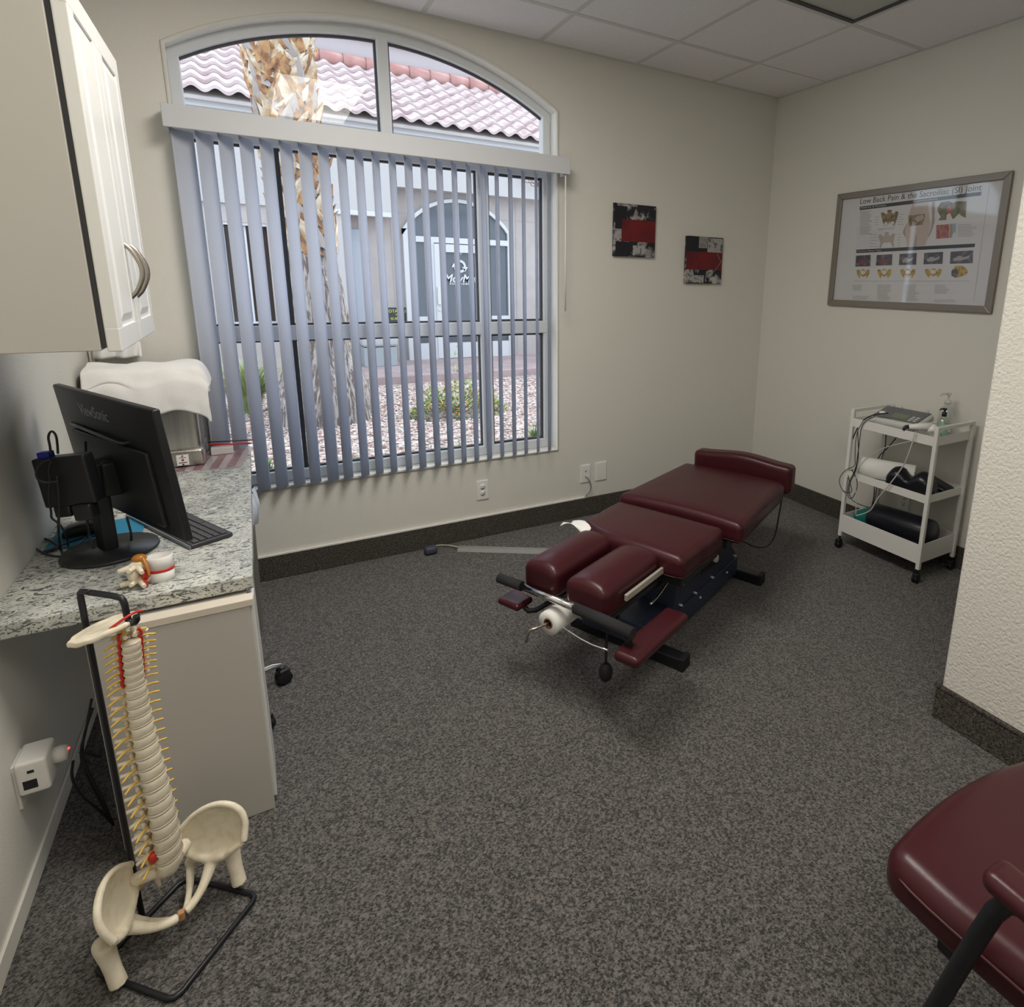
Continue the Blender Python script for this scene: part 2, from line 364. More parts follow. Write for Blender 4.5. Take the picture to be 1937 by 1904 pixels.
# ------------------------------------------------------------------ ceiling lights
def troffer(x0, x1, y0, y1, lit, label):
    t = thing('ceiling_light', label, 'ceiling light', ((x0 + x1) / 2, (y0 + y1) / 2, H), group='recessed ceiling lights')
    f = B(); wd = .022
    for lo, hi in (((x0, y0), (x0 + wd, y1)), ((x1 - wd, y0), (x1, y1)), ((x0, y0), (x1, y0 + wd)), ((x0, y1 - wd), (x1, y1))):
        f.box((lo[0], lo[1], H - .006), (hi[0], hi[1], H + .015))
    f.build('frame', M_gask if not lit else M_grid, t)
    m = mat('lens_lit', (.9, .9, .9), .5, emit=((1, .95, .88), 1.2)) if lit else mat('lens_unlit', (.52, .55, .50), .35, bump=(300, .6, .004))
    B().box((x0 + wd, y0 + wd, H - .001), (x1 - wd, y1 - wd, H + .012)).build('diffuser', m, t)
    if lit:
        li = bpy.data.lights.new('ceiling_lamp', 'AREA'); li.shape = 'RECTANGLE'; li.size = x1 - x0 - .06; li.size_y = y1 - y0 - .06; li.energy = ROOMLIGHT if y1 > -2 else ROOMLIGHT * .5; li.color = (1, .95, .87)
        lo = bpy.data.objects.new('lamp', li); C.objects.link(lo); lo.parent = t; lo.location = (0, 0, -.012)
    return t
troffer(-2.968, -2.387, -2.253, -1.057, True, 'lit rectangular fluorescent ceiling light over the middle of the carpet')
troffer(-2.968, -2.387, -4.083, -2.887, True, 'added rectangular ceiling fill light out of view behind the viewer')  # added fill lamp, unseen, keeps the foreground from going dark
troffer(-1.143, -.597, -2.253, -1.057, False, 'switched-off recessed ceiling light with dark rim at the top edge')
# ------------------------------------------------------------------ outlets and plates
def plate(F, w, h): return B(F).rbox((-w / 2, -h / 2, -.001), (w / 2, h / 2, .007), .0028, 10)
def outlet(F, label, loc):
    t = thing('wall_outlet', label, 'outlet', loc); plate(F, .072, .118).build('cover_plate', M_white, t)
    for s in (-1, 1):
        b = B(F); b.lathe([(.0001, .006), (.017, .006), (.0168, .0077), (.0001, .0078)], (0, s * .0195, 0), n=20); r = b.build('receptacle', M_white, t)
        q = B(F); q.box((-.0075, s * .0195 + .001, .0074), (-.0048, s * .0195 + .010, .0082)); q.box((.0052, s * .0195 + .001, .0074), (.0078, s * .0195 + .009, .0082)); q.lathe([(.0001, .0074), (.003, .0074), (.003, .0082), (.0001, .0082)], (0, s * .0195 - .008, 0), n=10)
        q.build('slot', M_black, r)
    return t
FW = lambda x, z: FR((x, -.001, z), (1, 0, 0), (0, 0, 1))      # faces the room from the window wall
outlet(FW(-2.146, .293), 'white duplex power outlet on the window wall below the blind', (-2.146, 0, .293))
FR_ = lambda y, z: FR((-.001, y, z), (0, -1, 0), (0, 0, 1))
outlet(FR_(-1.27, .275), 'white duplex outlet on the right wall seen through the cart', (0, -1.27, .275))
t = thing('coaxial_plate', 'white coaxial wall plate with a grey cable coming out', 'wall plate', (-1.460, 0, .29))
plate(FW(-1.460, .29), .072, .118).build('cover_plate', M_white, t)
q = B(FW(-1.460, .30)); q.lathe([(.0001, .006), (.004, .006), (.004, .011), (.0001, .011)], (0, 0.008, 0), n=12); q.build('jack', M_nick, t)
t2 = B(); P_ = [px(1107, 901, 1, -.012), px(1113, 904, 1, -.03), px(1119, 918, 1, -.03), px(1116, 930, 1, -.02), px(1106, 940, 1, -.012)]
t2.tube(P_, .0028, 6, 2); t2.build('cable', mat('grey_cable', (.16, .16, .16), .5), t)
tag(plate(FW(-1.344, .29), .082, .124).build('blank_plate', M_white), 'plain white blank wall plate right of the coaxial plate', 'wall plate')
a, c = px(480, 1053, 1, 0), px(1107, 940, 1, 0)
tag(B().box((-3.42, -.014, .126), (-1.455, -.001, .137)).build('cable_raceway', M_white, bevel=.002), 'long thin white cable raceway running along the top of the carpet base', 'cable cover')
# ------------------------------------------------------------------ canvases
def canvas(x0, x1, z0, z1, label, seed):
    t = thing('canvas_print', label, 'artwork', ((x0 + x1) / 2, 0, z0)); Z = z1 - z0; X = x1 - x0; D = -.02
    m = mat('abstract_canvas_%d' % seed, (.015, .014, .02), .7, mix=((.45, .43, .42), 14 + seed, .50, .62, 6, .8))
    B().box((x0, D, z0), (x1, 0, z1)).build('stretched_canvas', m, t, bevel=.002)
    r = B(); P = lambda u, v, d=.0006: (x0 + u * X, D - d, z1 - v * Z)
    def rc(mi, u0, v0, u1, v1, d=.0006): r.mi = mi; r.poly([P(u0, v0, d), P(u1, v0, d), P(u1, v1, d), P(u0, v1, d)])
    mats = [mat('canvas_red', (.16, .012, .014), .6, mix=((.10, .010, .014), 8, .4, .65)), mat('canvas_black', (.012, .012, .018), .6), mat('canvas_grey', (.20, .195, .19), .6, mix=((.30, .29, .28), 60, .4, .6)), mat('canvas_white', (.36, .35, .34), .6, mix=((.12, .11, .12), 40, .52, .6))]
    if seed == 1:
        rc(1, .02, .05, .30, .48); rc(0, .18, .29, .99, .71, .0009); rc(3, .0, .52, .17, .70); rc(1, .04, .72, .40, .98); rc(3, .45, .78, .75, .97, .0008)
        for k in range(6): r.mi = 1; a = .72 + k * .036; r.poly([P(a, .98, .001), P(a + .012, .98, .001), P(min(.99, a + .13), .76, .001), P(min(.978, a + .118), .76, .001)])
    else:
        rc(1, 0, 0, .32, .32); rc(2, .32, 0, .56, .24); rc(0, 0, .32, .99, .70, .0009); rc(1, .32, .24, .56, .325); rc(3, .57, .02, .98, .32, .0007)
        rc(3, 0, .82, .5, .98); r.mi = 2
        r.poly([P(.83, .34, .0012), P(.845, .34, .0012), P(.97, .52, .0012), P(.955, .52, .0012)]); r.poly([P(.955, .52, .0012), P(.97, .52, .0012), P(.80, .72, .0012), P(.785, .72, .0012)])
    r.build('painted_blocks', mats, t, fix=False)
canvas(-1.289, -.986, 1.655, 1.963, 'abstract canvas of black, white and red, the upper left of two', 1)
canvas(-.735, -.427, 1.501, 1.803, 'abstract canvas with red band and grey corner, the lower right of two', 2)

# added slab above the window, out of view, keeps direct sun off the glass
struct(B().box((-9, .24, 3.36), (6, 1.25, 3.46)).build('ceiling_sun_shield', M_wall))
# ------------------------------------------------------------------ outside: ground
GZ = -.12
gm = cellmat('gravel_ground', [(0.238, 0.172, 0.152), (0.436, 0.350, 0.323), (0.528, 0.462, 0.442), (0.330, 0.257, 0.238), (0.554, 0.502, 0.482)], 26, bump=1, dist=.03)
WY = px(713, 714, 2, 0.0).y
struct(B().box((-9, .26, -.3), (6, WY + .1, GZ)).build('floor_garden', gm))
M_walk = mat('pink_concrete', (0.330, 0.244, 0.238), .85, mix=((0.396, 0.304, 0.290), 3, .4, .6), bump=(39.600, 0.132, 0.007))
struct(B().box((-9, WY, -.3), (6, 12, 0)).build('floor_walkway', M_walk, bevel=.01))
sm = B(); sm_cols = [mat('stone_pink', (0.409, 0.290, 0.257), .9), mat('stone_pale', (0.528, 0.449, 0.416), .9), mat('stone_brown', (0.238, 0.158, 0.132), .9), mat('stone_grey', (0.343, 0.310, 0.297), .9)]
rs = random.Random(3)
for _ in range(9000):
    d = rs.random() ** .6; y = .5 + d * (WY - .6); k = (y + 3.24) / 3.24; x = -3.2 + rs.uniform(-.25, 1.62) * k
    if x > 2.2: continue
    r = rs.uniform(.014, .034); c = Vector((x, y, GZ + r * .35)); a = rs.uniform(0, 6.28); q = rs.uniform(.5, .9); h = rs.uniform(.45, .75)
    e = [Vector((math.cos(a) * r, math.sin(a) * r, 0)), Vector((-math.sin(a) * r * q, math.cos(a) * r * q, rs.uniform(-.2, .2) * r))]
    sm.mi = rs.choice((0, 0, 1, 1, 2, 3)); t_ = sm._v(c + Vector((rs.uniform(-.3, .3) * r, 0, r * h))); vv = [sm._v(c + e[0]), sm._v(c + e[1]), sm._v(c - e[0] * rs.uniform(.7, 1.1)), sm._v(c - e[1])]
    for i in range(4): sm._f([vv[i], vv[(i + 1) % 4], t_])
tag(sm.build('gravel', sm_cols, org=(-2, 3, GZ), fix=False), 'pinkish crushed stone gravel covering the planting bed outside the window', 'gravel', kind='stuff')
# ------------------------------------------------------------------ outside: neighbouring building
M_st = mat('stucco_pink', (0.370, 0.330, 0.310), .9, mix=((0.409, 0.370, 0.350), 3, .35, .65), bump=(39.600, 0.396, 0.007))
M_st2 = mat('stucco_light', (0.436, 0.416, 0.409), .9, bump=(46.200, 0.594, 0.008))
M_st3 = mat('stucco_lavender', (0.396, 0.343, 0.343), .9, bump=(46.200, 0.462, 0.007))
M_trimw = mat('trim_white', (0.528, 0.528, 0.528), .6)
M_alu = mat('white_storefront_frame', (0.515, 0.515, 0.528), .4)
M_dark = mat('tinted_glass', (.075, .085, .10), .08, spec=.6)
M_tile = mat('roof_tile_clay', (.34, .25, .245), .8, mix=((.47, .385, .375), 5, .35, .65), bump=(30, .2, .01))
M_ridge = mat('ridge_tile_clay', (0.363, 0.178, 0.158), .8, mix=((0.409, 0.238, 0.211), 4, .4, .6))
bu = thing('neighbouring_building', 'stucco office building with clay tiled roof across the planting bed', 'building', (0, 8.3, 0))
BY = 8.3
b = B(); b.box((-9, BY, 0), (6, BY + .3, 4.0)); b.build('recessed_wall', M_st, bu)
j = B()
for z in (2.62,): j.box((-2.0, BY - .004, z), (6, BY + .001, z + .012))
for x in (-.95, 1.42): j.box((x, BY - .004, 0), (x + .01, BY + .001, 3.2))
j.build('stucco_joint', mat('stucco_joint', (.34, .30, .28), .9), bu)
b = B(); b.box((-9, 7.95, 2.56), (-.93, BY, 4.05)); b.box((-.93, 7.95, 3.02), (6, BY, 4.05)); b.build('fascia_band', M_st2, bu)
b = B(); b.box((-9, 7.86, 3.86), (6, 7.96, 4.02)); b.box((-2.0, 7.90, 2.50), (-.93, 7.97, 2.58)); b.build('fascia_trim', M_trimw, bu, bevel=.01)
b = B(); b.box((-2.05, 7.95, 0), (-1.66, BY, 2.56)); b.build('pilaster', M_st2, bu, bevel=.01)
b = B(); b.box((-1.64, BY - .03, 0), (-1.36, BY, 2.30)); b.build('side_panel', mat('pale_blue_panel', (0.409, 0.436, 0.488), .5), bu)
# left wing with dark window
b = B(); wx0, wx1, wz0, wz1 = -3.50, -2.88, .72, 2.29
for lo, hi in (((-9, 0), (wx0, 2.56)), ((wx1, 0), (-2.05, 2.56)), ((wx0, 0), (wx1, wz0)), ((wx0, wz1), (wx1, 2.56))): b.box((lo[0], 8.0, lo[1]), (hi[0], BY, hi[1]))
b.build('wing_wall', M_st, bu)
wn = B().box((wx0, 8.16, wz0), (wx1, 8.2, wz1)).build('window', mat('brown_tinted_glass', (.05, .038, .035), .1), bu)
b = B(); b.box((wx0, 8.02, wz1 - .045), (wx1, 8.06, wz1)); b.box((wx0, 8.06, wz0), (wx0 + .04, 8.16, wz1)); b.box((wx0, 8.06, wz0), (wx1, 8.16, wz0 + .04)); b.box((-3.2, 8.08, wz0), (-3.17, 8.16, wz1)); b.build('window_frame', M_alu, wn)
# roof
EY, EZ, RY_, RZ_ = 7.70, 4.03, 9.95, 5.36
sl_ = (RZ_ - EZ) / (RY_ - EY); NR = 7; rowd = (RY_ - EY) / NR
b = B(); wl = .285
for r in range(NR):
    y0 = EY + r * rowd - .02; y1 = y0 + rowd + .09; off = 0
    def fn(i, jj, y0=y0, y1=y1):
        x = -6.5 + i * 10.5; y = y0 + (y1 - y0) * jj
        wv = math.sin(2 * PI * x / wl); wv = .038 * (wv if wv > -.2 else -.2 + (wv + .2) * .8)
        return Vector((x, y, EZ + sl_ * (y - EY) + .075 - .070 * jj + wv))
    b.grid(fn, 370, 1)
    def fl(i, jj, fn=fn):
        p = fn(i, 0); return Vector((p.x, p.y, p.z - .05 * jj))
    b.grid(fl, 370, 1)
b.build('roof_tiles', M_tile, bu, fix=False)
b = B(); b.poly([(-6.5, EY + .03, EZ - .06), (4, EY + .03, EZ - .06), (4, RY_ + .2, RZ_ - .02), (-6.5, RY_ + .2, RZ_ - .02)], (0, 0, -.05)); b.build('roof_deck', M_st, bu)
b = B(); x = -6.5
while x < 4:
    b.tube([(x, RY_ + .02, RZ_ + .06), (x + .44, RY_ + .02, RZ_ + .065)], [.145, .125], 14); x += .40
b.build('ridge_tiles', M_ridge, bu)
zt = (px(581, 66, 1, 10.3).z + px(796, 97, 1, 10.3).z) / 2
b = B(); b.box((-9, 10.15, 4.4), (6, 10.5, zt)); b.build('upper_wall', M_st3, bu)
b = B(); b.box((-9, 10.05, zt), (6, 10.6, zt + .06)); b.build('parapet_cap', M_trimw, bu)
# entrance door with arched transom and sidelights
dx0, dx1, zt2, za = -.76, 1.285, 2.36, 2.93
dr = B(); DY = BY - .10
xm = (dx0 + dx1) / 2; hw = (dx1 - dx0) / 2; rise = za - zt2; rad = (hw * hw + rise * rise) / (2 * rise); zc = za - rad
A = lambda x, k=0: zc + math.sqrt(max(0, (rad - k) ** 2 - (x - xm) ** 2))
dr.box((dx0, DY, 0), (dx0 + .09, BY, zt2)); dr.box((dx1 - .07, DY, 0), (dx1, BY, zt2)); dr.box((dx0, DY, 2.14), (dx1, BY, 2.24))
n = 16
for i in range(n):
    a = dx0 + (dx1 - dx0) * i / n; c = dx0 + (dx1 - dx0) * (i + 1) / n
    dr.poly([(a, DY, A(a)), (c, DY, A(c)), (c, DY, max(zt2 - .1, A(c, .06) if abs(c - xm) < hw - .06 else zt2 - .1)), (a, DY, max(zt2 - .1, A(a, .06) if abs(a - xm) < hw - .06 else zt2 - .1))], (0, .1, 0))
dr.box((.23, DY + .02, 2.24), (.27, BY, 2.90))
dr.box((-.30, DY, 0), (-.22, BY, 2.14)); dr.box((.64, DY, 0), (.72, BY, 2.14))
dr.box((dx0, DY + .01, .72), (-.28, BY, .80)); dr.box((.70, DY + .01, .72), (dx1, BY, .80)); dr.box((dx0, DY + .01, 0), (-.28, BY, .30)); dr.box((.70, DY + .01, 0), (dx1, BY, .30))
DF = dr.build('entrance_frame', M_alu, bu)
g = B(); g.poly([(dx0 + .05, DY + .06, .3), (dx1 - .05, DY + .06, .3), (dx1 - .05, DY + .06, zt2)] + [(dx1 - .05 - (dx1 - dx0 - .1) * i / 12, DY + .06, A(dx1 - .05 - (dx1 - dx0 - .1) * i / 12, .04)) for i in range(13)] + [(dx0 + .05, DY + .06, zt2)]); g.build('entrance_glass', M_dark, DF, fix=False)
d = B(); x0, x1 = -.22, .64
d.box((x0, DY - .02, .01), (x0 + .12, DY + .04, 2.12)); d.box((x1 - .09, DY - .02, .01), (x1, DY + .04, 2.12)); d.box((x0, DY - .02, .01), (x1, DY + .04, .30)); d.box((x0, DY - .02, 1.98), (x1, DY + .04, 2.12))
DD = d.build('glass_door', M_alu, bu)
h = B(); h.box((x0 + .02, DY - .06, 1.02), (x0 + .09, DY - .02, 1.34)); h.lathe([(.0001, 0), (.02, 0), (.02, .02), (.0001, .02)], (x0 + .05, DY - .04, .92), 'y', 12); h.build('door_handle', M_lgrey, DD, bevel=.005)
TW = lambda x, z, y=DY + .03: FR((x, y, z), (1, 0, 0), (0, 0, 1))
tx = B(); tx.text('7', TW(.30, 2.00), .17, italic=.2, bold=.004); tx.build('suite_number', M_trimw, DD, fix=False); tx = B()
tx.text('MovMe', TW(.245, 1.50), .20, 1.0, .25, .006); tx.build('door_lettering', M_trimw, DD, fix=False); tx = B(); tx.text('S O L U T I O N S', TW(.245, 1.405), .05, 1.0, 0, .003)
F_ = TW(.26, 1.73); o_ = len(tx.bm.verts); tx2 = B(F_)
def arcp(a0, a1, r0, r1, n=14):
    A_ = [(r1 * math.cos(a0 + (a1 - a0) * i / n), r1 * math.sin(a0 + (a1 - a0) * i / n), 0) for i in range(n + 1)]; I_ = [(r0 * math.cos(a1 + (a0 - a1) * i / n), r0 * math.sin(a1 + (a0 - a1) * i / n), 0) for i in range(n + 1)]
    return list(zip(A_, I_[::-1]))
for a0, a1 in ((PI * .75, -.1), (PI * 1.1, PI * 1.85)):
    q = arcp(a0, a1, .075, .12)
    for (p1, p2), (p3, p4) in zip(q, q[1:]): tx2.poly([p1, p3, p4, p2])
tx2.poly([(.04, -.01, 0), (.16, -.01, 0), (.095, -.10, 0)]); tx2.poly([(-.16, -.02, 0), (-.07, -.02, 0), (-.115, .06, 0)])
tx.build('door_lettering', M_trimw, DD, fix=False); tx2.build('door_emblem', M_trimw, DD, fix=False)
# objects at the facade
s_ = thing('wall_sign', 'small dark green sign with yellow mirrored lettering beside the entrance', 'sign', (-.92, BY, .71))
B().box((-1.08, BY - .03, .71), (-.76, BY, .965)).build('sign_board', mat('sign_green', (.03, .04, .035), .5), s_)
yl = mat('sign_yellow', (.70, .60, .10), .5); tx = B(); MR = Matrix.Diagonal((-1, 1, 1, 1))

for tt_, z_, q_ in (('LAMATO', .90, .075), ('702-88-20', .765, .06), ('design', .845, .03)): tx = B(); tx.text(tt_, TW(-.92, z_, BY - .032) @ MR, q_); tx.build('sign_lettering', yl, s_, fix=False)
bx = thing('utility_box', 'pale grey utility cabinet standing against the facade behind the palm', 'box', (-1.45, 7.9, 0))
B().box((-1.64, 7.55, 0), (-1.10, 7.93, .33)).build('lower_body', mat('box_grey_blue', (0.304, 0.330, 0.343), .6), bx, bevel=.01)
B().rbox((-1.66, 7.52, .34), (-1.08, 7.94, .52), .05).build('lid', mat('box_pale', (0.396, 0.403, 0.409), .6), bx)
# palm trunk
PY = 4.3; pb_ = px(612, 800, 2, GZ)
pc = [(px(612, 800, 1, PY), .50), (px(613, 740, 1, PY), .47), (px(610, 690, 1, PY), .39), (px(603, 600, 1, PY), .31), (px(585, 480, 1, PY), .265), (px(560, 330, 1, PY), .27), (px(545, 230, 1, PY), .27), (px(526, 120, 1, PY), .29), (px(522, 40, 1, PY), .31)]
pt = thing('palm_tree', 'tall palm trunk with shaggy frond stubs above and fissured grey bark below', 'tree', (pc[0][0].x, PY, GZ))
def pal(t):
    t *= len(pc) - 1; i = min(int(t), len(pc) - 2); f_ = t - i; return pc[i][0].lerp(pc[i + 1][0], f_), pc[i][1] * (1 - f_) + pc[i + 1][1] * f_
b = B()
def trunk(i, j):
    c, r = pal(j); a = 2 * PI * i; n_ = noise.noise(Vector((math.cos(a) * 6, math.sin(a) * 6, c.z * 1.5))); rt = .10 * max(0, 1 - c.z / .6) * abs(math.sin(a * 3.5 + 1))
    return Vector((c.x + math.cos(a) * (r + .03 * n_ + rt * .5), PY + math.sin(a) * (r + .03 * n_ + rt * .5), max(c.z, GZ) if j > 0 else GZ - .02))
b.grid(trunk, 60, 60)
M_bark = mat('palm_bark', (0.119, 0.092, 0.079), .95, mix=((0.343, 0.310, 0.290), 30, .42, .58, 5, .8, (1, 1, .16)), bump=(33.000, 0.660, 0.020))
b.build('trunk', M_bark, pt, fix=False)
b = B(); rr = random.Random(5)
for k in range(470):
    t_ = .50 + .5 * (k / 470); c, r = pal(t_); a = k * 2.399 + rr.uniform(-.12, .12); r *= .93
    ra = Vector((math.cos(a), math.sin(a), 0)); ta = Vector((-math.sin(a), math.cos(a), 0)); base_ = Vector((c.x, PY, c.z)) + ra * r; w_ = rr.uniform(.06, .115); ln = rr.uniform(.13, .24); sk = rr.uniform(-.9, .9)
    up = Vector((0, 0, 1)) + ta * sk; out = rr.uniform(.12, .42); b.mi = rr.choice((0, 0, 1, 1, 2))
    P0 = base_ - ta * w_ - up * .06; P1 = base_ + ta * w_ - up * .06; Pm = base_ + ra * .045
    q1 = base_ + up * ln * .5 + ra * ln * out * .5 - ta * w_ * .55; q2 = base_ + up * ln * .5 + ra * ln * out * .5 + ta * w_ * .55; qm = base_ + up * ln * .5 + ra * (ln * out * .5 + .035); tp = base_ + up * ln + ra * ln * out
    V_ = [b._v(p) for p in (P0, P1, Pm, q1, q2, qm, tp)]
    for f_ in ((0, 2, 5, 3), (2, 1, 4, 5), (3, 5, 6), (5, 4, 6)): b._f([V_[i] for i in f_])
b.build('frond_stubs', [mat('stub_tan', (0.363, 0.198, 0.086), .8, mix=((0.172, 0.079, 0.040), 12, .4, .6)), mat('stub_straw', (0.528, 0.449, 0.343), .8, mix=((0.363, 0.251, 0.145), 10, .4, .6)), mat('stub_grey', (0.304, 0.264, 0.244), .85)], pt, fix=False, solid=.012)
# plants
def blades(b, c, n, h, spread, w, rnd, droop=.5):
    for k in range(n):
        a = rnd.uniform(0, 2 * PI); s = rnd.uniform(.1, 1) * spread; L_ = h * rnd.uniform(.6, 1.05); d = Vector((math.cos(a), math.sin(a), 0)); o = Vector(c) + d * s * .12; si = Vector((-d.y, d.x, 0)) * w
        pr_ = None
        for t_ in (0, .35, .7, 1):
            p = o + d * (s * t_ ** 1.6) + Vector((0, 0, L_ * (t_ - droop * .5 * t_ ** 2.4))); ww = si * (1 - t_ * .9); cur = (b._v(p - ww), b._v(p + ww))
            if pr_: b._f([pr_[0], pr_[1], cur[1], cur[0]], True)
            pr_ = cur
M_gr = mat('grass_green', (0.198, 0.277, 0.079), .7, mix=((0.330, 0.370, 0.198), 9, .4, .6))
gc = px(474, 782, 2, GZ); b = B(); blades(b, gc, 900, .95, .62, .007, random.Random(2), .7)
tag(b.build('ornamental_grass', M_gr, org=gc, fix=False), 'tall pale green ornamental grass clump growing left of the palm trunk', 'grass clump')
def leaf(b, p, d, L_, w_):
    d = d.normalized(); s_ = d.cross(Vector((0, 0, 1))); s_ = (s_.normalized() if s_.length > .1 else Vector((1, 0, 0))) * w_
    v = [b._v(p), b._v(p + d * L_ * .45 + s_), b._v(p + d * L_), b._v(p + d * L_ * .45 - s_)]; b._f(v)
lc = px(880, 790, 2, GZ); lt = thing('lantana_bush', 'low leafy bush with orange and yellow flowers in the gravel bed', 'bush', (lc.x, lc.y, GZ))
b = B(); fl = B(); r = random.Random(8)
for k in range(2600):
    x = r.uniform(-1, 1); y = r.uniform(-1, 1)
    if x * x + y * y > 1: continue
    hh = .42 * (1 - (x * x + y * y) ** .8) * (1 + .25 * math.sin(x * 9)) + (.38 if abs(x - .02) < .07 and abs(y) < .3 else 0)
    p = Vector((lc.x + x * .62, lc.y + .3 + y * .4, GZ + hh * r.uniform(.35, 1))); leaf(b, p, Vector((x + r.uniform(-1, 1), y + r.uniform(-1, 1), r.uniform(-.1, .9))), r.uniform(.03, .055), .014)
    if k % 16 == 0:
        for q in range(7): leaf(fl, p + Vector((0, -.02, .03)), Vector((r.uniform(-1, 1), r.uniform(-1, 1), .5)), .025, .012)
b.build('foliage', mat('lantana_leaf', (0.132, 0.224, 0.053), .7, mix=((0.277, 0.343, 0.132), 14, .4, .6)), lt, fix=False); fl.mi = 0; fl.build('flowers', mat('lantana_flower', (0.561, 0.238, 0.026), .6, mix=((0.561, 0.409, 0.053), 5, .4, .6)), lt, fix=False)
st_ = B()
for k in range(9): st_.tube([(lc.x + r.uniform(-.1, .1), lc.y + .3, GZ), (lc.x + r.uniform(-.45, .45), lc.y + .3 + r.uniform(-.3, .3), GZ + .3)], .006, 5)
st_.build('stems', mat('plant_stem', (.22, .20, .10), .8), lt)
for (u, v, h_, lab) in ((508, 905, .24, 'small leafy plant near the window in the far left of the gravel'), (572, 893, .26, 'green plant in the gravel just outside the left sash'), (672, 888, .16, 'tiny green sprout in the gravel outside the middle of the window'), (872, 868, .22, 'dark green seedling in the gravel below the flowering bush'), (1012, 838, .26, 'narrow-leaved seedling in the gravel at the right window edge')):
    c = px(u, v, 2, GZ); b = B(); blades(b, c, 46, h_, h_ * .55, .012, random.Random(u), .5)
    tag(b.build('seedling_plant', mat('seedling_green', (0.106, 0.224, 0.066), .7, mix=((0.238, 0.304, 0.092), 8, .4, .6)), org=c, fix=False), lab, 'plant', group='small plants in the gravel bed')
c = px(990, 285, 1, 7.6); b = B(); r = random.Random(4)
for k in range(9):
    p = px(1012, 330, 1, 7.75) + Vector((.1, 0, -.2)); P_ = [p]
    for q in range(4): p = p + Vector((r.uniform(-.22, -.02), r.uniform(-.05, .05), r.uniform(-.02, .2))); P_.append(p)
    b.tube(P_, [.009, .007, .006, .004, .003], 4)
    for q in P_[1:]: leaf(b, q, Vector((r.uniform(-1, 1), -.3, r.uniform(-1, 1))), .04, .012)
b.tube([(1.95, 7.75, 0), (1.98, 7.75, 1.6), (1.90, 7.75, 3.1)], [.02, .016, .01], 6, 2)
tag(b.build('bare_climber', mat('twig_brown', (0.238, 0.132, 0.099), .8), org=(1.95, 7.75, 0), fix=False), 'thin bare twigs of a young tree reaching up beside the fascia', 'tree')
# ------------------------------------------------------------------ desk counter
ZT = .706; XF = -3.280; YN = -1.471
tag(B().box((XL, YN, ZT - .040), (XF, -.002, ZT)).build('countertop', M_gran, bevel=.004), 'speckled grey and white granite-look desk countertop with square edge', 'countertop')
cb = thing('base_cabinet', 'beige laminate base cabinet panel carrying the front end of the counter', 'cabinet', (-3.455, -1.50, 0))
B().box((-3.628, -1.525, 0), (-3.292, -1.505, .655)).build('end_panel', M_cab, cb, bevel=.0015, seg=1)
B().box((-3.636, -1.50, .018), (-3.30, -1.32, .657)).build('carcass', M_cab, cb)
b = B(); b.box((-3.636, -1.529, .645), (-3.284, -1.49, .6655)); b.build('edge_trim', mat('cabinet_trim', (.66, .60, .51), .4), cb, bevel=.002)
B().box((-3.30, -1.50, .02), (-3.284, -1.325, .64)).build('door', M_cabd, cb, bevel=.002)
# ------------------------------------------------------------------ wall cabinet
uc = thing('wall_cabinet', 'white wall cabinet with two raised-panel doors above the desk', 'cabinet', (-3.65, -1.3, 1.336))
B().box((XL, -1.588, 1.336), (-3.499, -1.033, 2.055)).build('cabinet_body', M_cab, uc, bevel=.0015, seg=1)
B().box((-3.499, -1.580, 1.342), (-3.4885, -1.040, 2.05)).build('shadow_gap', M_gask, uc)
for k, (ya, yb) in enumerate(((-1.588, -1.3125), (-1.3095, -1.033))):
    z0, z1 = 1.334, 2.055; xb, xf = -3.4885, -3.4636
    d = B(); d.box((xb, ya, z0), (xf - .004, yb, z1)); R = .050
    for lo, hi in (((ya, z0), (ya + R, z1)), ((yb - R, z0), (yb, z1)), ((ya, z0), (yb, z0 + R)), ((ya, z1 - R), (yb, z1))): d.box((xb + .001, lo[0], lo[1]), (xf, hi[0], hi[1]))
    dd = d.build('door', M_cabd, uc, bevel=.0025, seg=2)
    p = B(); q0, q1, w0, w1 = ya + R + .008, yb - R - .008, z0 + R + .008, z1 - R - .008; e = .018
    A_ = [(xf - .004, q0, w0), (xf - .004, q1, w0), (xf - .004, q1, w1), (xf - .004, q0, w1)]; Bq = [(xf + .001, q0 + e, w0 + e), (xf + .001, q1 - e, w0 + e), (xf + .001, q1 - e, w1 - e), (xf + .001, q0 + e, w1 - e)]
    p.loft([A_, Bq], sm=False); p.build('raised_panel', M_cabd, dd)
    hy = -1.352 if k == 0 else -1.265; h = B(); zc_ = 1.505
    h.tube([(xf - .002, hy, zc_ - .064), (xf + .014, hy, zc_ - .048), (xf + .032, hy, zc_), (xf + .014, hy, zc_ + .048), (xf - .002, hy, zc_ + .064)], [.0055, .005, .0065, .005, .0055], 10, 2)
    h.build('handle', M_nick, dd)
